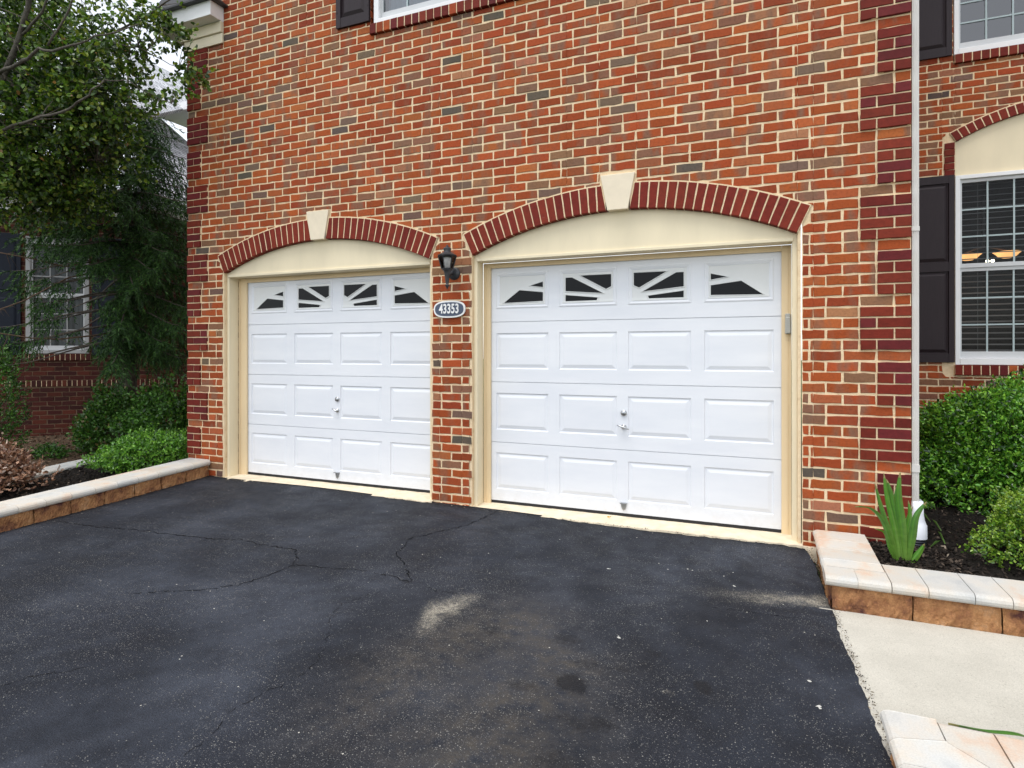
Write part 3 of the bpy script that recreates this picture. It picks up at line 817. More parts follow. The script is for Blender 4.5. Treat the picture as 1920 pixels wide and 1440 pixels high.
# return wall between garage and wing, left side wall, roofs
Tret = lambda u, z, d: (XR-.004-d, u, z)
mb = MB(); field(mb, Tret, range(-2, nrows), lambda n: (.11, YW-.01), [], phase=.05); mb.build('return_wall', M['brick'], house)
mb = MB(); mb.box(XR-.08, XR-.010, .03, YW, -.3, ZT); mb.build('return_mortar', M['mortar'], house)
Tl = lambda u, z, d: (XL+.004+d, -u, z)
mb = MB(); field(mb, Tl, range(-2, nrows), lambda n: (-5.5, -.11), []); mb.build('side_wall', M['brick'], house)
mb = MB(); mb.box(XL+.010, XL+.08, .03, 5.5, -.3, ZT); mb.build('side_mortar', M['mortar'], house)
mb = MB()
mb.hexa([(XL-.35, -.35, ZT), (XR+.35, -.35, ZT), (XR+.35, 8, ZT), (XL-.35, 8, ZT), (XL-.35+2.5, 3, ZT+2.4), (XR-2, 3, ZT+2.4), (XR-2, 5, ZT+2.4), (XL+2.2, 5, ZT+2.4)])
mb.hexa([(XR+.36, YW-.35, ZT-.02), (WX1+.3, YW-.35, ZT-.02), (WX1+.3, 9, ZT-.02), (XR+.36, 9, ZT-.02), (XR+.36, 6, ZT+2.2), (WX1-1.5, 6, ZT+2.2), (WX1-1.5, 7, ZT+2.2), (XR+.36, 7, ZT+2.2)])
mb.build('roof', M['roof'], house)
# eave return on the left corner
mb = MB()
mb.box(-6.02, -5.437, -.024, -.0015, 4.735, 4.845, 0); mb.box(-6.05, -5.437, -.045, -.0015, 4.847, 4.962, 0)
mb.box(-6.02, -5.995, -.0015, 5.4, 4.735, 4.845, 0); mb.box(-6.05, -5.995, -.0015, 5.4, 4.847, 4.962, 0)
mb.build('frieze_board', M['frieze'], house, bevel=.003)
mb = MB(); mb.box(-6.30, -5.437, -.175, -.0015, 4.964, 5.135, 0)
mb.box(-6.30, -5.997, .0, 5.6, 4.964, 5.135, 0); e = mb.build('eave', M['vinyl'], house, bevel=.004)
mb = MB(); mb.hexa([(-6.34, -.215, 5.137), (-5.385, -.215, 5.137), (-5.385, -.0015, 5.137), (-6.34, -.0015, 5.137), (-6.1, -.12, 5.42), (-5.70, -.12, 5.42), (-5.70, -.002, 5.42), (-6.1, -.002, 5.42)])
mb.box(-6.36, -5.375, -.235, -.0012, 5.118, 5.136)
mb.build('return_roof', M['dark_roof'], e)
# downspout with adapter and corrugated pipe
ds = MB(); x0, x1, y0, y1 = XR+.003, XR+.043, .012, .085
pr = []
for (a, b) in ((x0, y0), (x1, y0), (x1, y1), (x0, y1)): pr.append((a, b))
def ribbed(mb, x0, x1, y0, y1, z0, z1):
    pts = []
    n = 6
    for i in range(n+1):
        t = i/n; pts.append((x0+(x1-x0)*t, y0+(.004 if i % 2 else 0)))
    for i in range(1, 7):
        t = i/6; pts.append((x1-(.004 if i % 2 else 0), y0+(y1-y0)*t))
    pts += [(x0, y1)]
    k = len(pts)
    for i in range(k):
        j = (i+1) % k; mb.poly([(*pts[i], z0), (*pts[j], z0), (*pts[j], z1), (*pts[i], z1)])
    mb.poly([(*p, z1) for p in pts])
ribbed(ds, x0, x1, y0, y1, .30, ZT-.1)
ds.box(x0-.002, x1+.004, y0-.004, y1+.004, .555, .605)
for z in (2.2, 4.1): ds.box(x0-.003, x1+.003, y0-.003, y1+.002, z, z+.03)
dso = ds.build('downspout', M['downspout'], house); 
ad = MB(); cx_, cy_ = XR+.034, .058
n = 20
def sq2c(t, z, rx, ry, rr):
    out = []
    for k in range(n):
        a = 2*math.pi*(k+.5)/n; c, s = math.cos(a), math.sin(a)
        q = max(abs(c)/rx, abs(s)/ry); ps = (c/q, s/q); pc = (c*rr, s*rr)
        out.append((cx_+ps[0]*(1-t)+pc[0]*t, cy_+ps[1]*(1-t)+pc[1]*t, z))
    return out
lv = [sq2c(0, .355, .036, .047, .05), sq2c(0, .27, .038, .050, .05), sq2c(.5, .225, .044, .054, .056), sq2c(1, .195, .05, .05, .060), sq2c(1, .190, .05, .05, .064), sq2c(1, .10, .05, .05, .066)]
b0 = len(ad.v)
for l in lv: ad.v.extend(l)
for i in range(len(lv)-1):
    for k in range(n): ad.face((b0+i*n+k, b0+(i+1)*n+k, b0+(i+1)*n+(k+1) % n, b0+i*n+(k+1) % n))
ad.face([b0+k for k in range(n)])
ad.build('pipe_adapter', M['pvc'], dso, True)
cp = MB(); prof = []; z = .10
while z > -.14: prof += [(.062, z), (.062, z-.006), (.054, z-.009), (.054, z-.015)]; z -= .018
cp.lathe(prof, (cx_, cy_, 0), 20); cp.build('corrugated_pipe', M['black_pipe'], dso, True)

# chandelier in the room behind the wing window
ch = empty('ceiling_lamp', (2.36, YW+.75, 2.60)); tag(ch, 'ceiling lamp with glowing amber bowls seen through the wing window blinds', 'lamp')
mb = MB(); mb.tube([(0, 0, 0), (0, 0, .6)], .012, 8); mb.tube([(-.28, 0, -.10), (-.1, 0, -.02), (0, 0, 0), (.12, 0, -.02), (.30, 0, -.08)], .010, 6); mb.build('lamp_arm', M['black_metal'], ch)
for (x, y, z) in ((-.14, .05, -.12), (.22, .0, -.12), (-.34, .25, -.18)):
    s = MB(); s.lathe([(0, -.02), (.045, -.018), (.085, .0), (.11, .03), (.135, .05), (.125, .052), (.1, .034)], (x, y, z), 20); s.build('lamp_shade', M['shade_glow'], ch, True)
for x in (-.26, .02, .07):
    s = MB(); s.lathe([(0, -.018), (.014, -.012), (.018, 0), (.014, .012), (0, .018)], (x, -.05, -.17), 10); s.build('bulb', M['bulb_glow'], ch, True)

# ------------------------------------------------------------------ things on the wall
lamp = empty('wall_lamp', (-2.60, 0, 2.085)); lamp.scale = (.95, .95, .95); tag(lamp, 'black tapered carriage lantern mounted on the brick pier above the number plaque', 'wall lamp')
mb = MB(); mb.lathe([(0, .030), (.022, .028), (.040, .020), (.058, .014), (.062, .004), (.062, 0)], (0, 0, 0), 24, 0, 'y'); mb.build('backplate', M['black_metal'], lamp, True)
mb = MB(); mb.tube([(0, -.02, 0), (0, -.07, -.018), (0, -.115, -.028), (0, -.135, -.012), (0, -.14, .020)], [.013, .011, .011, .014, .018], 10)
mb.lathe([(0, -.165), (.004, -.160), (.010, -.145), (.022, -.128), (.024, -.124), (.012, -.120), (.016, -.10), (.020, -.06), (.026, -.02), (.030, 0), (.036, .010), (.046, .018), (.048, .026), (.0, .027)], (0, -.140, .0), 16)
mb.build('bracket', M['black_metal'], lamp, True)
N6 = 6
def hexring(r, z, cx=0, cy=-.14): return [(cx+r*math.cos(2*math.pi*(k+.5)/N6), cy+r*math.sin(2*math.pi*(k+.5)/N6), z) for k in range(N6)]
gl = MB(); a, b = hexring(.050, .030), hexring(.082, .145)
for k in range(N6): gl.poly([a[k], a[(k+1) % N6], b[(k+1) % N6], b[k]])
gl.build('lantern_glass', glass_mat('lantern_clear_glass', (.93, .90, .88), 1.0), lamp)
mb = MB(); a, b = hexring(.052, .028), hexring(.085, .147)
for k in range(N6):
    mb.tube([a[k], b[k]], .005, 5); mb.tube([a[k], a[(k+1) % N6]], .005, 5); mb.tube([b[k], b[(k+1) % N6]], .006, 5)
    m1 = Vector(b[k]).lerp(Vector(b[(k+1) % N6]), .5); mb.tube([Vector(b[k])*.9+Vector(a[k])*.1, m1*.97+Vector((0, -.14, .13))*.03, Vector(b[(k+1) % N6])*.9+Vector(a[(k+1) % N6])*.1], .003, 4)
mb.lathe([(.088, .147), (.090, .155), (.062, .168), (.040, .182), (.034, .188), (.034, .208), (.040, .210), (.040, .216), (.026, .228), (.012, .236), (.010, .246), (.005, .252), (0, .254)], (0, -.14, 0), 12)
mb.build('lantern_cage', M['black_metal'], lamp)
mb = MB(); mb.lathe([(.0, .03), (.026, .032), (.034, .06), (.040, .10), (.038, .125), (.028, .138), (0, .139)], (0, -.14, 0), 16); mb.build('lamp_chimney', M['frosted'], lamp, True)

pq = empty('number_plaque', (-2.642, -.004, 1.7625)); tag(pq, 'oval navy house number plaque reading 43353 under the wall lamp', 'sign')
def oval(hw, hh, n=48, k=2.7):
    return [(hw*math.copysign(abs(math.cos(a))**(2/k), math.cos(a)), hh*math.copysign(abs(math.sin(a))**(2/k), math.sin(a))) for a in (2*math.pi*i/n for i in range(n))]
def slab(mb, o, y0, y1, m=0):
    k = len(o); b = len(mb.v)
    mb.v.extend([(u, y0, z) for u, z in o]+[(u, y1, z) for u, z in o]); mb.face(range(b, b+k), m)
    for i in range(k): j = (i+1) % k; mb.face((b+k+i, b+k+j, b+j, b+i), m)
mb = MB(); slab(mb, oval(.160, .077), -.016, 0); mb.build('plaque_border', M['plaque_white'], pq)
mb = MB(); slab(mb, oval(.146, .063), -.018, -.01); mb.build('plaque_face', M['plaque_navy'], pq)
cu = bpy.data.curves.new('digits', 'FONT'); cu.body = '43353'; cu.size = .118; cu.align_x = 'CENTER'; cu.align_y = 'CENTER'; cu.extrude = .002; cu.offset = .0032; cu.space_character = 1.06
to = bpy.data.objects.new('digits_tmp', cu); COL.objects.link(to); bpy.context.view_layer.update()
me = bpy.data.meshes.new_from_object(to.evaluated_get(bpy.context.evaluated_depsgraph_get())); bpy.data.objects.remove(to)
me.transform(Matrix.Translation((0, -.0205, 0)) @ Matrix.Rotation(R(90), 4, 'X') @ Matrix.Scale(.66, 4, (1, 0, 0)))
me.materials.clear(); me.materials.append(M['plaque_white']); link('number', me, pq)

kp = empty('door_keypad', (.158, .168, 1.585)); tag(kp, 'small grey keypad box on the right jamb of the right garage door', 'keypad')
mb = MB(); mb.hexa([(-.018, -.022, -.075), (.018, -.022, -.075), (.018, 0, -.075), (-.018, 0, -.075), (-.014, -.030, .078), (.016, -.030, .078), (.018, 0, .08), (-.018, 0, .08)]); mb.build('case', M['grey_plastic'], kp, bevel=.004)
mb = MB(); mb.hexa([(-.020, -.034, -.070), (.020, -.034, -.070), (.020, -.023, -.070), (-.020, -.023, -.070), (-.017, -.042, .05), (.017, -.042, .05), (.017, -.031, .05), (-.017, -.031, .05)]); mb.build('cover', M['grey_plastic'], kp, bevel=.004)

# ================================================================== GROUND
AS = (-.0295, -.0085, .046)
def zdrive(x, y): return AS[0]+AS[1]*x+AS[2]*max(y, -14)
def hump(x, y): return .006*math.sin(x*1.3+y*.7)+.004*math.sin(x*2.9-y*1.9+1)
edge = [(.30, .5), (.268, 0), (.322, -.5), (.345, -1.0), (.384, -1.6), (.414, -2.0), (.440, -2.35), (.50, -3.2), (.62, -4.5), (.9, -8), (1.0, -14)]
def xedge(y):
    for (a, p), (b, q) in zip(edge, edge[1:]):
        if q <= y <= p: return a+(b-a)*(p-y)/(p-q)
    return edge[0][0] if y > 0 else edge[-1][0]
def seg_d(p, a, b):
    ax, ay = a; bx_, by = b; dx, dy = bx_-ax, by-ay; t = max(0, min(1, ((p[0]-ax)*dx+(p[1]-ay)*dy)/(dx*dx+dy*dy)))
    return math.hypot(p[0]-ax-t*dx, p[1]-ay-t*dy)
ys = []; y = .02
while y > -4.6: ys.append(y); y -= .025
while y > -14: ys.append(y); y -= .5
ys.append(-14)
CR = [[(-5.533, -1.631), (-5.069, -1.597), (-4.715, -1.529), (-4.274, -1.491), (-3.915, -1.453), (-3.703, -1.395), (-3.461, -1.422), (-3.159, -1.418), (-3.024, -1.529), (-2.925, -1.662)],
      [(-3.6, -2.35), (-3.211, -2.16), (-3.042, -2.009), (-2.979, -1.853), (-2.938, -1.648), (-2.678, -1.593), (-2.418, -1.537), (-2.18, -1.552), (-2.073, -1.563)],
      [(-2.15, -.05), (-2.208, -.474), (-2.393, -.751), (-2.484, -.914), (-2.407, -1.231), (-2.228, -1.365), (-2.148, -1.476), (-2.073, -1.563)],
      [(-2.073, -1.563), (-2.192, -1.793), (-2.281, -1.981), (-2.237, -2.106), (-2.006, -2.487), (-1.982, -2.625), (-2.079, -2.961), (-2.028, -3.085), (-2.013, -3.24)],
      [(-3.30, -3.3), (-3.235, -3.201), (-3.17, -3.105), (-3.0, -2.95)], [(-2.073, -1.563), (-1.85, -1.62), (-1.6, -1.60)],
      [(-.35, -1.22), (.0, -1.20), (.2, -1.16)], [(-.80, -.10), (-.83, -.2), (-.80, -.27)], [(-.45, -.12), (-.50, -.22), (-.46, -.30)], [(-.3, -2.75), (.1, -2.6), (.42, -2.55)]]
NX = 250; us = np.linspace(0, 1, NX+1)
V = []; C = []
_ph = rng.uniform(0, 6.28, 40)
def wob(t, s): return sum(math.sin(t*s*(1.7**k)+_ph[k])/(1.5**k) for k in range(6))/2.2
gauss = lambda x, y, cx, cy, a, b, th=0: math.exp(-(((x-cx)*math.cos(th)+(y-cy)*math.sin(th))/a)**2-((-(x-cx)*math.sin(th)+(y-cy)*math.cos(th))/b)**2)
arc = [(-1.95, -1.10), (-1.40, -1.134), (-.88, -1.104), (-.557, -1.059), (-.19, -1.0), (.27, -.90)]
oils = [(-.832, -2.237, .045, .055), (-.770, -2.262, .035, .035), (-.241, -2.012, .035, .03), (-.734, -2.471, .10, .05), (-.613, -2.42, .05, .03), (-1.341, -1.939, .07, .06), (-.936, -1.865, .10, .07), (-.80, -2.05, .08, .05), (-.50, -1.85, .07, .05), (-.70, -2.7, .12, .08), (-1.0, -2.33, .06, .05), (-.62, -2.05, .05, .03)]
browns = [(-1.393, -1.96, .20, .35), (-1.15, -1.75, .22, .25), (-.933, -2.377, .30, .25), (-1.003, -2.767, .35, .3), (-.895, -2.039, .25, .15), (-1.6, -2.5, .2, .5), (-.6, -3.0, .5, .3)]
for y in ys:
    xr = xedge(y)+.010*wob(y, 9)+.004*wob(y+3, 60); xl = -5.66
    for u in us:
        x = xl+(xr-xl)*u; yy = y
        if y == ys[0]: yy = -.045+.012*wob(x, 6)+.006*wob(x+5, 40)
        z = zdrive(x, yy)+hump(x, yy)
        if x > .15 and y > -1.0: z -= .012*min(1, (x-.15)/.1)
        V.append((x, yy, z))
        wx, wy = x+.05*wob(y*1.3+x, 5), yy+.05*wob(x*1.1-y, 5)
        pale = 1.0*gauss(wx, wy, -1.68, -1.87, .085, .26, .1)+.35*gauss(wx, wy, -1.62, -1.62, .10, .12)
        if -2.1 < x < .4 and -1.4 < y < -.6:
            dm = min(seg_d((wx, wy), a, b) for a, b in zip(arc, arc[1:]))
            t = (x+1.95)/2.2; pale += (.05+.95*max(0, t)**3.5)*math.exp(-(dm/(.06+.06*max(0, t)))**2)
        pale += .45*gauss(wx, wy, -.76, -2.14, .07, .02)+.5*gauss(wx, wy, -.40, -2.12, .05, .03)+.16*gauss(wx, wy, -2.1, -1.95, .4, .25, .5)+.12*gauss(wx, wy, -1.6, -2.9, .5, .4)
        for (px, py, s) in () and ((.184, -1.795, .016), (.209, -1.982, .022), (-.698, -1.752, .018), (-.174, -.89, .018), (-.592, -.773, .013), (-.469, -.724, .014), (-.96, -.90, .014)): pale += 1.6*gauss(x, yy, px, py, s*1.1, s)
        oil_dark = sum(gauss(wx*.6+x*.4, wy*.6+yy*.4, a, b, c, d)**.6*(1.0 if i in (0, 2) else .42) for i, (a, b, c, d) in enumerate(oils))
        # darker asphalt near the garage and along the right wall
        oil_dark += .42*math.exp(-((yy+.0)/.16)**2)+.25*gauss(wx, wy, .15, -.4, .25, .25)+.35*gauss(wx, wy, .1, -1.13, .35, .06)
        if yy > -3.4:
            for pl in CR[:5]:
                for a, b in zip(pl, pl[1:]):
                    if min(a[0], b[0])-.15 < wx < max(a[0], b[0])+.15 and min(a[1], b[1])-.15 < wy < max(a[1], b[1])+.15:
                        oil_dark += .13*math.exp(-(seg_d((x*.7+wx*.3, yy*.7+wy*.3), a, b)/.045)**2)
        br = sum(gauss(wx, wy, a, b, c, d)*.8 for a, b, c, d in browns)
        C.append((min(1, pale), min(1, oil_dark), min(1, br), 1))
ny = len(ys); V = np.array(V); C = np.array(C, dtype=np.float32)
i0 = (np.arange(ny-1)[:, None]*(NX+1)+np.arange(NX)[None, :]).ravel()
Fq = np.stack([i0, i0+NX+1, i0+NX+2, i0+1], 1)
me = bpy.data.meshes.new('driveway'); me.from_pydata(V.tolist(), [], Fq.tolist())
# a skirt so that the edge of the asphalt has thickness
ca = me.color_attributes.new('Col', 'FLOAT_COLOR', 'POINT'); ca.data.foreach_set('color', C.ravel())
me.materials.append(M['asphalt']); me.polygons.foreach_set('use_smooth', np.ones(len(Fq), dtype=bool)); me.update()
drive = tag(link('driveway', me), 'black sealed asphalt driveway, cracked and stained, in front of the garage doors', 'driveway', kind='structure')
mb = MB()
for k in range(ny-1):
    a = V[k*(NX+1)+NX]; b = V[(k+1)*(NX+1)+NX]; mb.poly([a, b, (b[0]+.012, b[1], b[2]-.03), (a[0]+.012, a[1], a[2]-.03)], 0, (0, .6, 0, 1))
for k in range(NX):
    a = V[k]; b = V[k+1]; mb.poly([a, (a[0], a[1]+.012, a[2]-.05), (b[0], b[1]+.012, b[2]-.05), b], 0, (0, .6, 0, 1))
mb.build('driveway_edge', M['asphalt'], drive)
# cracks: ragged dark slits
WD = [.0042, .0034, .0038, .0014, .0018, .0018, .002, .002, .002, .0022]
mb = MB()
for pl, w in zip(CR, WD):
    P = []
    for a, b in zip(pl, pl[1:]):
        L = math.hypot(b[0]-a[0], b[1]-a[1]); n = max(2, int(L/.018))
        for i in range(n):
            t = i/n; P.append((a[0]+(b[0]-a[0])*t+random.gauss(0, .007)+.012*wob(a[0]+t*L, 17), a[1]+(b[1]-a[1])*t+random.gauss(0, .006)+.010*wob(a[1]-t*L, 23)))
    P.append(pl[-1]); k = len(P)
    for i in range(k-1):
        (x0_, y0_), (x1_, y1_) = P[i], P[i+1]; L = math.hypot(x1_-x0_, y1_-y0_) or 1
        s = w*(.35+.65*abs(math.sin(i*.37+pl[0][0])))*min(1, i/6+.2, (k-i)/6+.2)
        if random.random() < (.16 if w > .002 else .35): continue
        nx, ny_ = -(y1_-y0_)/L*s, (x1_-x0_)/L*s; zz = lambda x, y: zdrive(x, y)+hump(x, y)+.0025
        mb.poly([(x0_-nx, y0_-ny_, zz(x0_, y0_)), (x0_+nx, y0_+ny_, zz(x0_, y0_)), (x1_+nx, y1_+ny_, zz(x1_, y1_)), (x1_-nx, y1_-ny_, zz(x1_, y1_))])
mb.build('crack', mat('crack_shadow', (.006, .006, .007), .95, .1), drive)

mb = MB(); gp_ = random.Random(4)
for (px, py, sz) in [(.184, -1.795, .012), (.209, -1.982, .016), (-.698, -1.752, .013), (-.174, -.89, .011), (-.592, -.773, .008), (-.469, -.724, .009), (-.44, -.735, .007), (-.96, -.90, .012)]+[(gp_.uniform(-5.2, .2), gp_.uniform(-3, -.2), gp_.uniform(.003, .007)) for _ in range(46)]:
    for q in range(3 if sz > .01 else 1):
        ox, oy = px+gp_.gauss(0, sz*.5)*(q > 0), py+gp_.gauss(0, sz*.5)*(q > 0); k = 9
        pts = []
        for j in range(k): a = 6.283*j/k; rr = sz*gp_.uniform(.4, 1.0)*(1 if q == 0 else .5); x_, y_ = ox+rr*math.cos(a), oy+rr*math.sin(a)*.8; pts.append((x_, y_, zdrive(x_, y_)+hump(x_, y_)+.003+.0005*q))
        mb.poly(pts)
mb.build('paint_spot', mat('dried_paint', (.55, .54, .50), .8, .2), drive)
def gz(x, y):
    base = AS[0]+AS[2]*max(y, -14)-.16 if y < 0 else -.19
    return base
# one big ground sheet
xs = [-90, -40, -20, -12, -9, -7.5, -6, -3, 0, 1, 3, 6, 10, 20, 50, 90]; yv = [-90, -40, -20, -14, -8, -4, -2, 0, 1, 3, 6, 12, 30, 60, 120]
mb = MB(); 
for x in xs:
    for y in yv: mb.v.append((x, y, gz(x, y)))
for i in range(len(xs)-1):
    for j in range(len(yv)-1):
        a = i*len(yv)+j; mb.face((a, a+len(yv), a+len(yv)+1, a+1))
tag(mb.build('ground', M['lawn']), 'lawn around the houses', 'ground', kind='structure')
# walkway
mb = MB(); n = 30
wy = [-.966-i*.12 for i in range(0, 40)]
zw = lambda x, y: -.088+AS[2]*.85*(y+.96)-.004
for i, y in enumerate(wy):
    for j in range(13): x = .22+j*.45*(1+.0*j); mb.v.append((x if j else xedge(y)-.06, y, zw(x, y)))
for i in range(len(wy)-1):
    for j in range(12): a = i*13+j; mb.face((a, a+13, a+14, a+1))
tag(mb.build('walkway', M['concrete']), 'pale concrete walkway between the driveway and the planter walls', 'walkway', kind='structure')

# planting beds (sheets of mulch and soil)
def bed(name, x0, x1, y0, y1, zf, material, nx=50, ny=50, label=''):
    V = []; 
    for i in range(nx+1):
        for j in range(ny+1):
            x = x0+(x1-x0)*i/nx; y = y0+(y1-y0)*j/ny
            V.append((x, y, zf(x, y)+random.uniform(-.010, .010)))
    mb = MB(); mb.v = V
    for i in range(nx):
        for j in range(ny): a = i*(ny+1)+j; mb.face((a, a+ny+1, a+ny+2, a+1))
    o = mb.build(name, material, None, True); return tag(o, label, 'planting bed', kind='structure')
zbr = lambda x, y: .035+.02*math.sin(x*3+y*2)-.03*max(0, min(1, (y-.3)/1.2))
bed('mulch_bed', .60, 6.2, -.66, YW-.0, zbr, M['mulch'], 110, 70, 'dark mulch bed right of the garage')
zbl = lambda x, y: .075+.04*min(y, 0)+.015*math.sin(x*4+y*3)
bed('mulch_bed', -7.55, -5.92, -4.8, 1.6, zbl, M['mulch'], 40, 110, 'dark mulch strip between the two low walls')
zso = lambda x, y: (.055+.035*min(y, 0)-.10*max(0, min(1, (-7.2-x)/3.5)))+.015*math.sin(x*2+y*3)
bed('soil_bed', -16, -7.05, -5.5, 9, zso, M['soil'], 90, 110, 'bare brown soil along the neighbouring wall')

# ------------------------------------------------------------------ low walls
def bull(p0, p1, w, z0, h, face_off):
    pass
def low_wall(name, label, blocks, stones):
    r = empty(name, (0, 0, 0)); tag(r, label, 'garden wall', 'low block walls with rounded coping')
    for P in blocks:      # P: front a, front b (xy), depth vector, z0a,z0b,z1a,z1b
        a, b, dv, z0a, z0b, z1a, z1b = P; a = Vector((*a, 0)); b = Vector((*b, 0)); dv = Vector((*dv, 0)); t = (b-a).normalized(); nrm = -dv.normalized()
        mb = MB(); n, m = 26, 8; L = (b-a).length; rows = []
        for j in range(m+1):
            row = []
            for i in range(n+1):
                s = i/n; v = j/m; p = a.lerp(b, s); z = (z0a+(z0b-z0a)*s)*(1-v)+(z1a+(z1b-z1a)*s)*v
                e = min(s, 1-s)*L; off = random.uniform(-.006, .006)+.006*math.sin(i*.7+a.x*9+a.y*7)*math.sin(j*.9+i*.33)+(.0 if e > .012 else -.009)+(.004 if 0 < j < m else -.004)
                p = p+nrm*off; row.append(len(mb.v)); mb.v.append((p.x, p.y, z))
            rows.append(row)
        for j in range(m):
            for i in range(n): mb.face((rows[j][i], rows[j][i+1], rows[j+1][i+1], rows[j+1][i]))
        q = [a+dv, b+dv]; k = len(mb.v)
        mb.v += [(q[0].x, q[0].y, z0a), (q[1].x, q[1].y, z0b), (q[1].x, q[1].y, z1b), (q[0].x, q[0].y, z1a)]
        mb.face((k+1, k, k+3, k+2)); mb.face((rows[0][0], rows[m][0], k+3, k)); mb.face((rows[0][n], k+1, k+2, rows[m][n])); mb.face((rows[m][0], rows[m][n], k+2, k+3))
        mb.build('wall_block', M['block'], r)
    for S in stones:      # nose a, nose b, back b, back a (xy), z top at a,b, thickness, rounded sides
        na, nb, bb_, ba, zt0, zt1, th = S
        mb = MB(); tint = random.uniform(.82, 1.08); wm = random.uniform(.92, 1.08); col = (tint, tint*(.5+.5/wm), tint*.97/wm, 1)
        na, nb, bb_, ba = [Vector((*p, 0)) for p in (na, nb, bb_, ba)]
        prof = []
        for k in range(7):
            an = math.pi/2*(1-k/3) if k <= 6 else 0
            prof.append((math.cos(an), math.sin(an)))
        rr = th/2; ra, rb = [], []
        for nose, back, zt, lst in ((na, ba, zt0, ra), (nb, bb_, zt1, rb)):
            d = (back-nose).normalized()
            lst.append((back.x, back.y, zt-th)); lst.append((back.x, back.y, zt))
            for k in range(7):
                an = math.pi/2-math.pi*k/6; p = nose+d*(rr-rr*math.cos(an)); lst.append((p.x, p.y, zt-rr+rr*math.sin(an)))
        k = len(ra); mb.v = ra+rb
        for i in range(k): j = (i+1) % k; mb.face((i, j, k+j, k+i), 0, col)
        mb.face(range(k), 0, col); mb.face(range(2*k-1, k-1, -1), 0, col)
        o = mb.build('coping_stone', M['coping'], r, False, .002)
    return r
S4 = .042
# left wall, running out from the house corner
blk = []; y = -.01; k = 0
while y > -5:
    L = .288+random.uniform(-.01, .01); f = lambda yy: S4*yy
    blk.append(((-5.652, y-L+.003), (-5.652, y-.003), (-.24, 0), -.05+f(y-L), -.05+f(y), .128+f(y-L), .128+f(y))); y -= L
stn = []; y = .0-.02
while y > -5:
    L = .205; f = lambda yy: .190+S4*yy; stn.append(((-5.618, y-L+.003), (-5.618, y), (-5.945, y+.03*0), (-5.945, y-L+.003), f(y-L), f(y), .062)); y -= L
low_wall('garden_wall', 'long low tan block wall with rounded pale coping along the left edge of the driveway', blk, stn)
# right wall: an L around the mulch bed
blk = []; y = -.02
for a, b in ((-.02, -.33), (-.33, -.64), (-.64, -.955)): blk.append(((.345, a-.003), (.345, b+.003), (.24, 0), -.14, -.14, .040, .040))
blk = [((p[0]), (p[1]), p[2], *p[3:]) for p in blk]
x = .350
while x < 6: L = .395; blk.append(((x+.003, -.960), (x+L-.003, -.960), (0, .25), -.19, -.19, .040, .040)); x += L
stn = []; zt = .100
for a, b in ((-.015, -.225), (-.227, -.435), (-.437, -.650)): stn.append(((.316, a), (.316, b), (.640, b), (.640, a), zt, zt, .058))
stn.append(((.317, -.652), (.317, -.985+.02), (.45, -.83), (.640, -.652), zt, zt, .058))
stn[-1] = ((.316, -.652), (.316, -.80), (.640, -.80), (.640, -.652), zt, zt, .058)
stn.append(((.318, -.988), (.479, -.988), (.479, -.802), (.318, -.802), zt, zt, .058)); stn.append(((.480, -.988), (.640, -.988), (.640, -.802), (.480, -.802), zt, zt, .058))
x = .641; tg = 0
for w in [.17, .205, .16, .21, .17]*6:
    sk = .045 if tg % 2 else -.045; tg += 1
    stn.append(((x+.003, -.988), (x+w, -.988), (x+w+(-sk if w > .18 else sk)*0, -.645), (x+.003, -.645), zt, zt, .058)); x += w
low_wall('garden_wall', 'low tan block wall with pale coping turning the corner round the mulch bed beside the garage', blk, stn)
# near right wall, mostly out of frame
zt = .0
blk = []; y = -2.19
while y > -4.5: blk.append(((.440, y-.003), (.440, y-.30), (.24, 0), -.24, -.24, zt-.06, zt-.06)); y -= .303
x = .445
while x < 3.0: blk.append(((x+.36, -2.185), (x, -2.185), (0, -.2), -.24, -.24, zt-.06, zt-.06)); x += .363
# leg along the walkway edge, then the leg towards the street
stn = [((.408, -2.150), (.408, -2.339), (.588, -2.286), (.588, -2.150), zt, zt, .056), ((.408, -2.341), (.408, -2.480), (.745, -2.460), (.590, -2.288), zt, zt, .056),
       ((.755, -2.150), (.590, -2.150), (.591, -2.287), (.755, -2.462), zt, zt, .056)]
x = .757
for w in [.21, .22, .25, .24, .3, .3, .3]: stn.append(((x+w, -2.150), (x+.003, -2.150), (x+.003, -2.44), (x+w, -2.44), zt, zt, .056)); x += w
y = -2.482
for w in [.19, .2, .2, .2, .2, .2, .2, .2, .2]: stn.append(((.408, y), (.408, y-w+.003), (.745, y-w+.003), (.745, y if y < -2.5 else y+.018), zt, zt, .056)); y -= w
low_wall('garden_wall', 'pale coping corner of the nearest planter wall at the walkway, lower right', blk, stn)
zn = lambda x, y: -.045+random.uniform(-.01, .01)
bed('mulch_bed', .66, 3.2, -4.8, -2.42, lambda x, y: -.065, M['mulch'], 30, 30, 'mulch inside the nearest planter')
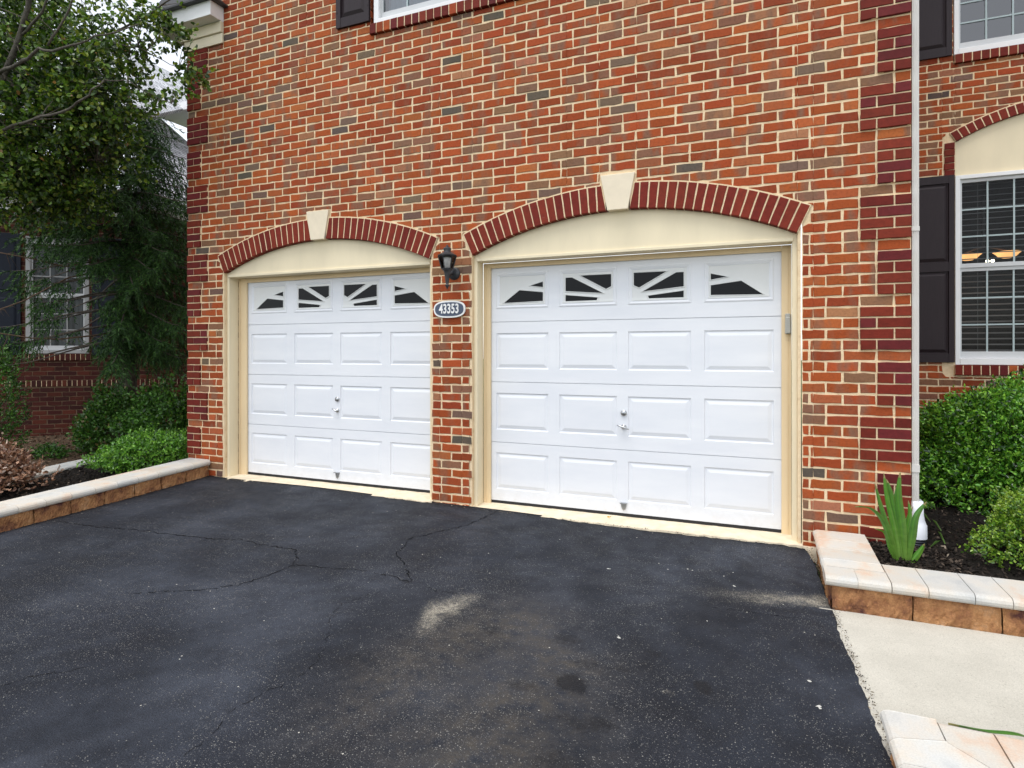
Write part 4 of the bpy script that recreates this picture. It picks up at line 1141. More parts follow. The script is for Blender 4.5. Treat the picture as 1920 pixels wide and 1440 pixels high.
# curved inner wall on the left
pl = [(-6.75, -1.75), (-6.93, -1.35), (-7.045, -.95), (-7.12, -.62), (-7.17, -.37), (-7.22, .0), (-7.25, .4), (-7.28, .8), (-7.30, 1.2), (-7.31, 1.6)]
blk = []; stn = []
for a, b in zip(pl, pl[1:]):
    A_, B_ = Vector(a), Vector(b); t = (B_-A_).normalized(); nr = Vector((-t.y, t.x)); g = t*.003
    za, zb_ = .115+S4*min(0, a[1])*.6, .115+S4*min(0, b[1])*.6
    blk.append(((B_-g)+nr*.02, (A_+g)+nr*.02, nr*.2, -.08, -.08, zb_-.055, za-.055))
    stn.append((B_-t*.001, A_, A_+nr*.25, B_-t*.001+nr*.25, zb_, za, .055))
blk = [((p[1].x, p[1].y), (p[0].x, p[0].y), (p[2].x, p[2].y), p[4], p[3], p[6], p[5]) for p in blk]
blk = [(p[1], p[0], p[2], p[4], p[3], p[6], p[5]) for p in blk]
low_wall('garden_wall', 'shaded curved low wall with grey coping behind the brown bush', [(p[0], p[1], p[2], p[3], p[4], p[5], p[6]) for p in blk], [((s[0].x, s[0].y), (s[1].x, s[1].y), (s[2].x, s[2].y), (s[3].x, s[3].y), s[4], s[5], s[6]) for s in stn])

# ================================================================== NEIGHBOURING HOUSE
NB = Vector((-11.10, 1.56, 0)); NA = math.atan2(.679, .734)
nu = Vector((math.cos(NA), math.sin(NA), 0)); nn = Vector((nu.y, -nu.x, 0))     # nn points to the viewer side
def Tn(u, z, d): p = NB+nu*u-nn*d; return (p.x, p.y, z)
def npt(x, y):       # pixel -> (u,z) on the neighbour's wall, used once to lay its parts out
    a, b, w = ray(x, y); o = Vector((0, -D0, 0)); r = Vector((a, b, 0))
    t = (NB-o).dot(nn)/r.dot(nn); p = o+r*t-NB; return p.dot(nu), EYE+w*t
nh = empty('brick_house', (0, 0, 0)); tag(nh, 'neighbouring dark brick house with grey shingle roof behind the trees', 'house')
wu0, wz0 = npt(48, 663); wu1, _ = npt(167, 663); _, wz1 = npt(100, 445); _, sz = npt(100, 713)
NHole = rect_hole(wu0, wu1, wz0, wz1)
U0, U1, ZN = -5.5, 3.15, 3.95
mb = MB(); field(mb, Tn, range(-5, int((sz-.10-ZB)/CH)+0), lambda n: (U0, U1), [], old_shaded_col, d=-.012, gap=.012)
field(mb, Tn, range(0, int((ZN-sz)/CH)), lambda n: (U0, U1), [rect_hole(wu0-.01, wu1+.01, wz0-.12, wz1)], old_shaded_col, z_of=lambda n: sz+n*CH, gap=.012); mb.build('wall', M['brick'], nh)
mb = MB(); mortar_sheet(mb, Tn, U0, U1, sz-.1, ZN, [NHole], d=.006); mortar_sheet(mb, Tn, U0, U1, -.45, sz-.1, [], d=-.006); mb.build('mortar', M['shade_mortar'], nh)
rowlock(nh, Tn, U0, U1, sz-.105, sz-.002, .072, -.022, .06, 'soldier_course', old_shaded_col, M['brick'])
rowlock(nh, Tn, wu0-.03, wu1+.03, wz0-.115, wz0-.004, .072, -.03, .06, 'brick_sill', old_shaded_col, M['brick'])
window(nh, lambda u, z, d: Tn(u, z, d), wu0, wu1, wz0, wz1, 3, 3, (), rail=(wz0+wz1)/2, blinds=False, curtain=True, glass='glass', frame=.07, sill=.06, fmat=noisy('shaded_vinyl', (.34, .34, .34), .6, .1, 3, 0), cmat=mat('dim_curtain', (.10, .105, .11), .9))  # frame vinyl greyed: the shade around it is put into its colour
for a, b in ((wu0-.62, wu0-.06), (wu1+.05, wu1+.55)):
    mb = MB(); P = lambda u, z, d: Tn(u, z, d)
    mb.hexa([P(a, wz0-.02, -.03), P(b, wz0-.02, -.03), P(b, wz0-.02, 0), P(a, wz0-.02, 0), P(a, wz1+.03, -.03), P(b, wz1+.03, -.03), P(b, wz1+.03, 0), P(a, wz1+.03, 0)])
    for lo, hi in ((wz0+.08, (wz0+wz1)/2-.05), ((wz0+wz1)/2+.05, wz1-.07)): rings(mb, P, (a+.06, b-.06, lo, hi), [(0, -.031), (.004, -.036), (.03, -.045), (.04, -.045)])
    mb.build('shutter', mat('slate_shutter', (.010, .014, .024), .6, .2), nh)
mb = MB(); q = lambda u0, u1, z0, z1, d0, d1: mb.hexa([Tn(u0, z0, d0), Tn(u1, z0, d0), Tn(u1, z0, d1), Tn(u0, z0, d1), Tn(u0, z1, d0), Tn(u1, z1, d0), Tn(u1, z1, d1), Tn(u0, z1, d1)])
q(U0, U1+.1, ZN-.22, ZN, -.03, .1); q(U0-.2, U1+.4, ZN, ZN+.05, -.38, .1); q(U0-.2, U1+.4, ZN+.05, ZN+.17, -.42, -.37)
mb.build('eave', M['vinyl'], nh)
# roof planes: rows run away from the viewer, slope rises to the left
d1 = Vector((-.162, .986, 0)).normalized(); perp = Vector((d1.y, -d1.x, 0)); upv = (-perp*math.cos(R(44))+Vector((0, 0, 1))*math.sin(R(44))).normalized(); nrm = d1.cross(upv).normalized()
CAM = Vector((0, -D0, EYE))
def roof_poly(anchor, pix, name, thick=.08):
    loc = Matrix((d1, upv, nrm)).transposed().to_4x4(); loc.translation = anchor; inv = loc.inverted(); P = []
    for x, y in pix:
        r = Vector(ray(x, y)); t = (anchor-CAM).dot(nrm)/r.dot(nrm); P.append(inv @ (CAM+r*t))
    mb = MB(); s = -thick; k = len(P); mb.v = [tuple(p) for p in P]+[(p.x, p.y, p.z-thick*(1 if nrm.dot(CAM-anchor) > 0 else -1)) for p in P]
    mb.face(range(k)); mb.face(range(2*k-1, k-1, -1))
    for i in range(k): j = (i+1) % k; mb.face((i, k+i, k+j, j))
    o = mb.build(name, M['roof'], nh); o.matrix_world = loc; o.matrix_parent_inverse = Matrix.Identity(4); return o
roof_poly(at(355, 330, 11.0), [(372, 396), (372, 288), (353, 267), (294, 215), (262, 186), (262, 392)], 'roof')
roof_poly(at(355, 180, 13.2), [(378, 196), (378, 170), (355, 154), (275, 112), (205, 78), (140, 60), (140, 240), (290, 215)], 'roof')
# cornice of the rear wing, parallel to our facade
c0 = at(289, 203, 12.3); zt_ = c0.z
mb = MB(); X0 = c0.x; Y0 = c0.y
mb.box(X0, X0+2.4, Y0, Y0+.10, zt_-.16, zt_); mb.box(X0+.02, X0+2.4, Y0+.10, Y0+.75, zt_-.15, zt_-.12)
mb.box(X0+.42, X0+2.4, Y0+.50, Y0+.75, zt_-.50, zt_-.152)
for i in range(22): mb.box(X0+.44+i*.09, X0+.49+i*.09, Y0+.46, Y0+.499, zt_-.33, zt_-.26)
mb.box(X0+.40, X0+2.4, Y0+.44, Y0+.76, zt_-.62, zt_-.502)
mb.build('cornice', M['vinyl'], nh)
mb = MB(); Tc = lambda u, z, d: (u, Y0+.60+d, z)
field(mb, Tc, range(40, int((zt_-.6-ZB)/CH)), lambda n: (X0+.62, X0+2.6), [], old_shaded_col); mb.build('rear_wall', M['brick'], nh)
mb = MB(); mb.box(X0+.6, X0+2.6, Y0+.612, Y0+.9, 2, zt_-.55); mb.build('rear_mortar', M['mortar'], nh)

# ================================================================== PLANTS
def unit(n):
    v = rng.normal(size=(n, 3)); return v/np.linalg.norm(v, axis=1)[:, None]
def leaf_geo(P, D, L, W, Cc, name, material, parent, droop=.15):
    """P base, D direction (unit), L length, W width: six-cornered folded leaves"""
    n = len(P); A = unit(n); S = np.cross(D, A); S /= np.linalg.norm(S, axis=1)[:, None]+1e-9; N = np.cross(S, D)
    L = L[:, None]; W = W[:, None]
    t = P+D*L - N*L*droop
    m1 = P+D*L*.30; m2 = P+D*L*.68-N*L*droop*.35
    V = np.stack([P, m1+S*W*.5+N*W*.14, m2+S*W*.42+N*W*.10, t, m2-S*W*.42+N*W*.10, m1-S*W*.5+N*W*.14], 1).reshape(-1, 3)
    b = np.arange(n)[:, None]*6
    Fq = np.concatenate([b+np.array([[0, 1, 2, 3]]), b+np.array([[0, 3, 4, 5]])], 0)
    C4 = np.concatenate([Cc, np.ones((n, 1))], 1)
    return arr_mesh(name, V, Fq, np.concatenate([C4, C4], 0), material, parent)
def pickcol(n, cols, w, jit=.25):
    cols = np.array(cols); idx = rng.choice(len(cols), n, p=np.array(w)/sum(w)); return np.clip(cols[idx]*rng.uniform(1-jit, 1+jit, (n, 1)), 0, 1)
def shrub(name, label, base, rad, n, ls, cols, w, boxy=2.6, lump=.18, cat='shrub', material='box_leaf', tuft=.0, seed=1, shoots=0, zmin=None, aspect=.55, depth=.30, group=None, tipcol=None):
    """rounded leafy mass standing on base; leaves sit on many short shoots through its outer volume"""
    g = np.random.default_rng(seed); bx_, by, bz = base; rx, ry, rz = rad
    root = empty(name, (bx_, by, bz)); tag(root, label, cat, group)
    lum = [(unit(1)[0], g.uniform(.5, 1)) for _ in range(26)]
    def surf(d):
        d = d/np.linalg.norm(d, axis=1)[:, None]
        k = (np.abs(d[:, 0])**boxy+np.abs(d[:, 1])**boxy+np.abs(d[:, 2])**boxy)**(-1/boxy)
        f = np.ones(len(d))
        for v, a in lum: f += lump*a*np.exp(-(1-d@v)*22)
        return k*(f-lump*.35)
    ns = n//7; d = unit(int(ns*1.6)); d = d[d[:, 2] > -.55][:ns]; ns = len(d)
    r = surf(d)*(1-depth*g.random(ns)**1.5)
    sc = np.array([rx, ry, rz]); C0 = d*r[:, None]*sc; C0[:, 2] += rz*.62
    keep = C0[:, 2] > .01; C0 = C0[keep]; d = d[keep]; ns = len(C0)
    axis = d*.8+unit(ns)*.55+np.array([0, 0, .45]); axis /= np.linalg.norm(axis, axis=1)[:, None]
    per = 7; P = np.repeat(C0, per, 0); ax = np.repeat(axis, per, 0); t = np.tile(np.linspace(0, 1, per), ns)[:, None]
    sl = ls*2.6; P = P+ax*t*sl*g.uniform(.6, 1.2, (len(P), 1))
    D = ax*.75+unit(len(P))*.9; D /= np.linalg.norm(D, axis=1)[:, None]
    Cc = pickcol(len(P), cols, w); 
    if tipcol is not None:
        k = ((t[:, 0] > .6) & (np.repeat(g.random(ns), per) < .6)); Cc[k] = Cc[k]*.35+np.array(tipcol)*.65
    leaf_geo(P, D, ls*g.uniform(.7, 1.25, len(P)), ls*aspect*g.uniform(.8, 1.2, len(P)), Cc, 'foliage', M[material], root)
    if shoots:
        mb = MB(); PP = []; DD = []
        for i in range(shoots):
            a = g.uniform(0, 6.28); rr = g.uniform(0, .95); p = np.array([rx*rr*math.cos(a), ry*rr*math.sin(a), 0]); dd = p/np.array([rx, ry, 1]); dd[2] = 1
            kk = surf(np.array([[dd[0]*.8, dd[1]*.8, 1.0]]))[0]; p[2] = rz*.62+rz*kk*math.sqrt(max(.05, 1-.8*rr*rr))*.9
            h = g.uniform(.06, .20); lean = np.array([g.normal(0, .25), g.normal(0, .25), 1]); lean /= np.linalg.norm(lean)
            mb.tube([p*np.array([.5, .5, .3]), p*np.array([.95, .95, .93]), p+lean*h*.5, p+lean*h+np.array([g.normal(0, .02), 0, 0])], [.004, .002, .0016, .001], 4)
            for q in range(int(h/.013)):
                PP.append(p+lean*h*(q+1)/(h/.013)); DD.append(unit(1)[0]*.9+lean*.5)
        PP = np.array(PP); DD = np.array(DD); DD /= np.linalg.norm(DD, axis=1)[:, None]
        leaf_geo(PP, DD, ls*.95*np.ones(len(PP)), ls*aspect*np.ones(len(PP)), pickcol(len(PP), cols, w), 'shoot_leaves', M[material], root)
        SH = mb
    else: SH = None
    mb = SH or MB(); g2 = random.Random(seed)
    for i in range(26):
        a = g2.uniform(0, 6.28); rr = g2.uniform(.2, .8); e = Vector((rx*rr*math.cos(a), ry*rr*math.sin(a), rz*g2.uniform(.6, 1.2)))
        mb.tube([(e.x*.15, e.y*.15, -.03), (e.x*.5, e.y*.5, e.z*.5), e], [.012, .007, .002], 5)
    mb.build('stem', M['twig'], root)
    return root
GB = [(.035, .105, .016), (.06, .16, .022), (.11, .25, .035), (.02, .06, .012)]
shrub('boxwood_shrub', 'bright green clipped boxwood spreading over the left driveway wall', (-6.50, .10, .07), (.33, .66, .20), 17000, .031, [(.09, .25, .028), (.16, .38, .04), (.27, .52, .07), (.035, .10, .018)], [4, 4, 4, 2.5], 2.5, .32, seed=3, depth=.4, aspect=.48)
shrub('evergreen_hedge', 'tall dense glossy green hedge below the wing window', (2.35, 1.95, -.02), (1.28, .60, .572), 110000, .036, [(.065, .21, .020), (.13, .36, .035), (.27, .54, .06), (.020, .07, .012)], [3.5, 4, 5, 3], 2.35, .5, cat='hedge', seed=5, shoots=240, depth=.36, aspect=.5)
shrub('low_shrub', 'low yellow-green shrub in the mulch at the right edge', (1.78, .10, .02), (.45, .42, .30), 20000, .021, [(.09, .22, .02), (.17, .34, .025), (.28, .46, .04), (.04, .10, .012)], [4, 4, 3, 3], 2.1, .6, seed=8, depth=.45, tipcol=(.30, .42, .05))
shrub('leafy_bush', 'dark green loose bush against the neighbouring brick wall, left of the pair', tuple(at(218, 832, 8.3)[:2])+(.0,), (.40, .36, .46), 8500, .048, [(.05, .13, .02), (.085, .20, .03), (.03, .08, .015), (.18, .14, .05)], [4, 4, 3, .5], 2.2, .35, material='leaf', seed=11, depth=.45)
shrub('leafy_bush', 'dark green loose bush next to the garage corner, right of the pair', tuple(at(312, 850, 7.6)[:2])+(.0,), (.38, .40, .50), 9000, .045, [(.05, .14, .02), (.09, .22, .03), (.03, .08, .015), (.14, .24, .04)], [4, 4, 3, .6], 2.2, .35, material='leaf', seed=12, depth=.45)
shrub('dead_bush', 'brown dried-out bush with curled leaves behind the left wall', tuple(at(-22, 950, 5.75)[:2])+(.03,), (.32, .34, .25), 5000, .045, [(.25, .125, .07), (.38, .22, .14), (.12, .055, .035), (.55, .42, .34)], [4, 3, 3, 2], 2.1, .4, material='dead_leaf', seed=14, depth=.6, aspect=.5)
shrub('small_shrub', 'bright green shrub sprig in front of the slate shutter at far left', tuple(at(-12, 660, 7.6)[:2])+(.0,), (.22, .25, .85), 5000, .032, GB, [3, 4, 3, 2], 2.2, .3, material='leaf', seed=15)
shrub('small_weed', 'tiny dark green weed in the shaded soil', tuple(at(95, 842, 7.6)[:2])+(.04,), (.16, .14, .07), 900, .03, GB, [3, 3, 1, 2], 2, .3, cat='weed', material='leaf', seed=16)

def branch_path(a, b, n=7, sag=0.0, wig=.08, g=random):
    a, b = Vector(a), Vector(b); L = (b-a).length; out = []
    for i in range(n):
        t = i/(n-1); p = a.lerp(b, t); k = math.sin(math.pi*t)
        out.append(p+Vector((g.gauss(0, wig*.3), g.gauss(0, wig*.3), g.gauss(0, wig*.3)))*L*k*.5+Vector((0, 0, sag*L*k)))
    return out
# ---- broad-leaved tree hanging in from the left
gr = random.Random(21)
tb = at(-150, 900, 6.3); tree = empty('leafy_tree', (tb.x, tb.y, 0)); tag(tree, 'broad-leaved tree reaching in from the left over the garage corner', 'tree')
loc = lambda p: Vector(p)-Vector((tb.x, tb.y, 0))
trunk = MB(); crotch = at(-60, 320, 6.2)
trunk.tube([loc((tb.x, tb.y, -.1)), loc((tb.x+.03, tb.y, 1.0)), loc(crotch.lerp(Vector((tb.x, tb.y, 1.5)), .4)), loc(crotch)], [.16, .13, .12, .10], 12)
trunk.build('trunk', M['bark_grey'], tree, True)
limbs = MB(); ends = []
def limb(pix, r0, r1, depth=None):
    P = [loc(at(x, y, d)) for x, y, d in pix]; Q = []
    for i in range(len(P)-1):
        for k in range(4): Q.append(P[i].lerp(P[i+1], k/4)+Vector((gr.gauss(0, .006), gr.gauss(0, .006), gr.gauss(0, .006))))
    Q.append(P[-1]); n = len(Q); limbs.tube(Q, [(r0+(r1-r0)*i/(n-1))*.62 for i in range(n)], 7); ends.extend(Q[2:]); return Q
limb([(-60, 320, 6.2), (5, 150, 6.0), (40, 60, 5.9), (60, -40, 5.8), (70, -160, 5.7)], .05, .03)
limb([(40, 65, 5.9), (80, 20, 5.8), (120, -50, 5.7)], .022, .012)
limb([(-60, 300, 6.1), (0, 140, 5.8), (45, 115, 5.6), (72, 93, 5.5), (120, 92, 5.4), (180, 70, 5.4), (260, 45, 5.5)], .035, .008)
limb([(-60, 320, 6.1), (0, 245, 5.9), (60, 225, 5.7), (130, 205, 5.5), (165, 180, 5.4), (195, 150, 5.4)], .028, .010)
limb([(90, 85, 5.5), (125, 30, 5.5), (150, -20, 5.5)], .018, .010)
limb([(-60, 310, 6.4), (60, 160, 6.6), (150, 110, 6.6), (200, 70, 6.5), (290, 20, 6.3), (330, -10, 6.2)], .035, .010)
limb([(150, 175, 6.3), (170, 130, 6.3), (178, 90, 6.2), (210, 60, 6.2)], .02, .008)
limb([(-80, 260, 6.8), (-20, 120, 7.2), (60, 40, 7.3), (160, -30, 7.2)], .04, .015)
limb([(195, 150, 5.4), (235, 150, 5.5), (290, 180, 5.6), (330, 200, 5.7)], .009, .004)
limb([(180, 75, 5.9), (260, 90, 6.0), (320, 120, 6.1), (375, 140, 6.2)], .010, .004)
limb([(-60, 320, 6.3), (20, 300, 6.3), (110, 290, 6.4), (180, 300, 6.5)], .02, .006)
E_ = np.array([tuple(p) for p in ends])
# crown: clumps of twigs inside several overlapping lobes (centre, radii, share)
lobes = [((40, 60, 6.6), (.95, .9, .75), 5), ((140, 150, 6.5), (.68, .7, .52), 6), ((60, 210, 6.4), (.80, .8, .60), 6), ((212, 85, 6.1), (.32, .4, .30), .95), ((160, 220, 6.3), (.44, .6, .38), 2.8), ((285, 50, 6.0), (.34, .4, .22), .45),
         ((312, 55, 6.1), (.24, .3, .16), .32), ((362, 135, 6.15), (.15, .2, .07), .22), ((300, 185, 5.9), (.24, .2, .06), .14), ((330, 165, 5.75), (.10, .10, .07), .12), ((-40, 120, 6.6), (.8, .9, 1.1), 4), ((90, 20, 6.8), (.5, .7, .3), .8), ((80, 300, 6.5), (.65, .6, .42), 5.5), ((20, 350, 6.7), (.5, .5, .45), 3), ((260, -20, 6.3), (.6, .6, .2), .25), ((0, -90, 6.5), (.9, 1.0, .5), 1.5), ((10, 0, 7.6), (1.0, .6, .7), 3), ((125, 365, 7.0), (.5, .5, .28), 2.2), ((215, 300, 6.9), (.32, .4, .25), .8)]
tot = sum(l[2] for l in lobes); NT = 4300; P = []; D = []; TW_ = MB()
for (c, rad, sh) in lobes:
    c = np.array(loc(at(*c))); rad = np.array(rad)
    for _ in range(int(NT*sh/tot)):
        v = unit(1)[0]*rng.random()**.42; p = c+v*rad
        j = np.argmin(((E_-p)**2).sum(1)); e = E_[j]
        dirv = (p-e); L = np.linalg.norm(dirv)+1e-6; dirv = dirv/L
        tl = rng.uniform(.10, .24); ax = dirv*.5+unit(1)[0]*.8+np.array([0, 0, -.15]); ax /= np.linalg.norm(ax)
        if rng.random() < .16: TW_.tube([e, e+(p-e)*.5+unit(1)[0]*.03*L, p], [.0045, .003, .002], 4, cap=False)
        if rng.random() < .5: TW_.tube([p, p+ax*tl], [.0022, .0012], 3, cap=False)
        k = rng.integers(6, 11)
        for q in range(k):
            P.append(p+ax*tl*(q+.5)/k+rng.normal(0, .006, 3)); dd = ax*.35+unit(1)[0]*.8+np.array([0, 0, -.25]); D.append(dd/np.linalg.norm(dd))
P = np.array(P); D = np.array(D); n = len(P)
Cc = pickcol(n, [(.020, .052, .008), (.050, .105, .012), (.12, .22, .025), (.24, .30, .04), (.42, .22, .09)], [4, 5, 5, 2.4, .05])
leaf_geo(P, D, rng.uniform(.040, .062, n), rng.uniform(.028, .042, n), Cc, 'crown', M['leaf'], tree, .2)
limbs.build('limb', M['bark_grey'], tree, True); TW_.build('twig', M['bark'], tree)

# ---- spruce between the houses
gs = random.Random(5); sb = at(240, 850, 8.6); spr = empty('spruce_tree', (sb.x, sb.y, 0)); tag(spr, 'dark drooping spruce tree in front of the neighbouring brick house', 'tree')
mb = MB(); mb.tube([(0, 0, -.1), (.02, 0, 1.5), (-.02, .02, 3.0), (0, 0, 4.4), (0, 0, 5.4)], [.12, .10, .07, .035, .010], 10); mb.build('trunk', M['bark'], spr, True)
BR = MB(); P = []; D = []; 
def spray(a, dirv, L, dens=1.0):
    """hanging twig clothed in needles"""
    n = max(6, int(L/.0085*dens)); dirv = Vector(dirv).normalized(); a = Vector(a); end = None
    for i in range(n):
        t = (i+.5)/n; p = a+dirv*L*t+Vector((0, 0, -.35*L*t*t)); tang = (dirv+Vector((0, 0, -.7*t))).normalized()
        r = Vector((gs.gauss(0, 1), gs.gauss(0, 1), gs.gauss(0, 1))).normalized(); dd = (tang*.75+r*.62).normalized()
        P.append(tuple(p)); D.append(tuple(dd))
z = 1.5; lev = 0
while z < 5.0:
    RL = 1.42*min(1.0, (5.4-z)/2.2+.08)*gs.uniform(.85, 1.1)
    nb = 8; off = gs.uniform(0, 6.28)
    for k in range(nb):
        a = off+2*math.pi*k/nb+gs.uniform(-.25, .25); L = RL*gs.uniform(.75, 1.12)
        toward = math.cos(a-(-math.pi*.35))     # full detail on the side one can see
        pts = []
        for i in range(9):
            t = i/8; r = L*t; pts.append(Vector((math.cos(a)*r, math.sin(a)*r, z+.10*L*t-.50*L*t*t+.22*L*t**4)))
        BR.tube(pts, [.020*(1-t/8*.85) for t in range(9)], 5)
        left = math.cos(a)*CS+math.sin(a)*SN < -.15
        if z < 1.7 and left: continue
        bare = .12 if not left else (.80 if z < 2.9 else .35 if z < 3.6 else .12)
        s = bare*L
        while s < L:
            t = s/L; i = min(7, int(t*8)); p = pts[i].lerp(pts[i+1], t*8-i); tang = (pts[i+1]-pts[i]).normalized(); sd = tang.cross(Vector((0, 0, 1))).normalized()
            for sg in (-1, 1):
                ll = gs.uniform(.16, .42)*(1.15-.5*t); dv = tang*.45+sd*sg*gs.uniform(.3, 1.0)+Vector((0, 0, -gs.uniform(.15, 1.3)*(1.5 if z < 2.6 else 1)))
                spray(p, dv, ll)
            s += .062 if (z > 3.3 and not left) else .044 if toward > -.2 else .11
        spray(pts[-1], pts[-1]-pts[-2], .16)
    z += .235; lev += 1
# brighter sprays at the right-hand tips
P = np.array(P); D = np.array(D); n = len(P); rdist = np.hypot(P[:, 0], P[:, 1])
cc = pickcol(n, [(.026, .070, .016), (.042, .110, .022), (.075, .17, .034), (.016, .042, .012)], [4, 4, 2, 3])
V3 = np.cross(D, unit(n)); V3 /= np.linalg.norm(V3, axis=1)[:, None]; Ln = rng.uniform(.04, .075, n)[:, None]; Wn = .0070
V = np.stack([P-V3*Wn, P+V3*Wn, P+D*Ln], 1).reshape(-1, 3); Fq = np.arange(n*3).reshape(-1, 3)
arr_mesh('crown', V, Fq, np.concatenate([cc, np.ones((n, 1))], 1), M['needle'], spr)
BR.build('limb', M['bark'], spr, True)
print('needles', n)
# two bare low limbs crossing in front of the neighbour's window
mb = MB()
for pix, r in (([(-30, 625, 7.3), (0, 625, 7.4), (60, 634, 7.6), (110, 636, 7.7), (168, 630, 8.0), (240, 620, 8.6)], .013), ([(-20, 586, 7.2), (0, 580, 7.3), (45, 564, 7.5), (85, 543, 7.8), (130, 520, 8.2), (240, 500, 8.6)], .012), ([(-20, 470, 7.5), (60, 485, 7.8), (120, 500, 8.1), (240, 480, 8.6)], .014)):
    Q = [at(*p)-Vector((sb.x, sb.y, 0)) for p in pix]; mb.tube(Q, [r*(.5+.5*i/(len(Q)-1)) for i in range(len(Q))], 6)
    for k in range(22):
        i = gs.randrange(len(Q)-1); a = Q[i].lerp(Q[i+1], gs.random()); b = a+Vector((gs.gauss(0, .10), gs.gauss(0, .10), -abs(gs.gauss(.05, .15)))); mb.tube([a, a.lerp(b, .5)+Vector((gs.gauss(0, .02), 0, .02)), b], [.003, .002, .001], 4)
mb.build('bare_limb', M['twig'], spr, True)

# ---- iris by the downspout and the one at the lower right corner
def iris(name, label, base, leaves):
    r = empty(name, base); tag(r, label, 'plant')
    for (pts, w) in leaves:
        P_ = [Vector(p) for p in pts]; n = len(P_)
        # densify (Catmull-Rom)
        Q = []
        for i in range(n-1):
            p0, p1, p2, p3 = P_[max(i-1, 0)], P_[i], P_[i+1], P_[min(i+2, n-1)]
            for k in range(6):
                t = k/6; Q.append(.5*((2*p1)+(-p0+p2)*t+(2*p0-5*p1+4*p2-p3)*t*t+(-p0+3*p1-3*p2+p3)*t**3))
        Q.append(P_[-1]); m = len(Q); mb = MB(); side0 = Vector((.93, -.30, 0)).normalized(); rows = []
        cv = random.uniform(.8, 1.2)
        for i, p in enumerate(Q):
            t = i/(m-1); ww = w*(min(1, .55+t*1.2))*max(.0, 1-t**3.2)+.0006; tg = (Q[min(i+1, m-1)]-Q[max(i-1, 0)]).normalized()
            sd = (side0-tg*side0.dot(tg)).normalized(); nn_ = sd.cross(tg)
            rows.append(len(mb.v)); mb.v += [tuple(p-sd*ww), tuple(p-sd*ww*.4+nn_*.004), tuple(p+nn_*.007), tuple(p+sd*ww*.4+nn_*.004), tuple(p+sd*ww)]
        for i in range(m-1):
            t = i/m
            for k in range(4):
                c = (.075*cv*(1+.3*(k % 2)), .22*cv*(1+.25*(k == 1)), .028, 1)
                if i > m-4: c = (.28, .25, .09, 1)
                bl_ = max(0, 1-t/.45)**1.5; c = (c[0]+(.20-c[0])*bl_, c[1]+(.36-c[1])*bl_, c[2]+(.06-c[2])*bl_, 1)
                mb.face((rows[i]+k, rows[i]+k+1, rows[i+1]+k+1, rows[i+1]+k), 0, c)
        mb.build('leaf', M['blade'], r, True)
    return r
bi = at(1690, 1062, 3.78)
pr_ = lambda pix, dd: [at(x, y, 3.80+dd*(1-(y-880)/190) if True else 0)-bi for x, y in pix]
LV = [([(1688, 1062), (1672, 1020), (1655, 975), (1630, 952), (1603, 949)], .030, -.12), ([(1686, 1062), (1668, 1000), (1652, 950), (1640, 905)], .028, .0), ([(1688, 1062), (1676, 990), (1663, 930), (1657, 886)], .030, .05),
      ([(1692, 1062), (1684, 990), (1672, 930), (1662, 898)], .032, .02), ([(1696, 1062), (1692, 990), (1685, 930), (1688, 884)], .040, -.03), ([(1697, 1062), (1700, 1000), (1706, 965), (1703, 938)], .026, .06),
      ([(1700, 1062), (1710, 1010), (1718, 968), (1738, 940)], .038, -.10), ([(1704, 1062), (1712, 1050), (1724, 1035), (1734, 1019)], .034, -.20), ([(1694, 1062), (1688, 1000), (1678, 950), (1683, 905)], .03, .08), ([(1700, 1062), (1698, 1020), (1702, 975), (1712, 950)], .024, .12), ([(1684, 1062), (1670, 1030), (1660, 1000), (1640, 990)], .022, .05)]
iris('iris_plant', 'sword-leaved iris clump growing at the garage corner by the downspout', tuple(bi), [([tuple(q) for q in pr_(p, d)], w*.60) for p, w, d in LV])
b2 = at(2060, 1500, 2.35); b2.z = -.05
L2 = [([(0, 0, 0), tuple(at(1990, 1400, 2.33)-b2), tuple(at(1920, 1378, 2.30)-b2), tuple(at(1850, 1370, 2.27)-b2), tuple(at(1778, 1355, 2.22)-b2)], .021)]
for k in range(6):
    a = random.uniform(0, 6.28); L2.append(([(0, 0, 0), (.05*math.cos(a), .05*math.sin(a), .22), (.12*math.cos(a)+.1, .12*math.sin(a)-.1, .42)], .02))
iris('iris_plant', 'single green iris leaf lying across the nearest coping stones', tuple(b2), L2)

# ------------------------------------------------------------------ litter
def chips(name, label, pts, size, cols, w, cat, group=None):
    n = len(pts); P = np.array(pts); D = unit(n); D[:, 2] *= .35; D /= np.linalg.norm(D, axis=1)[:, None]
    o = leaf_geo(P, D, rng.uniform(.6, 1.5, n)*size, rng.uniform(.5, 1.1, n)*size*.45, pickcol(n, cols, w, .4), name, M['chip'], None, .05); return tag(o, label, cat, kind='stuff')
pts = []
for _ in range(11000):
    x, y = random.uniform(.66, 4.5), random.uniform(-.64, 2.6); pts.append((x, y, zbr(x, y)+random.uniform(-.004, .016)))
for _ in range(2600):
    x, y = random.uniform(.66, 1.15), random.uniform(-.64, .1); pts.append((x, y, zbr(x, y)+random.uniform(-.004, .016)))
chips('mulch_chips', 'loose dark bark chips on the bed right of the garage', pts, .03, [(.015, .012, .010), (.035, .026, .020), (.08, .06, .045), (.22, .18, .14)], [8, 5, 2, .5], 'mulch')
pts = []
for _ in range(7000):
    x, y = random.uniform(-7.4, -5.95), random.uniform(-3.5, 1.4); pts.append((x, y, zbl(x, y)+random.uniform(-.002, .016)))
chips('mulch_chips', 'loose dark bark chips between the left low walls', pts, .03, [(.015, .012, .010), (.04, .03, .022), (.10, .07, .05), (.28, .22, .17)], [8, 5, 2, .5], 'mulch')
pts = []
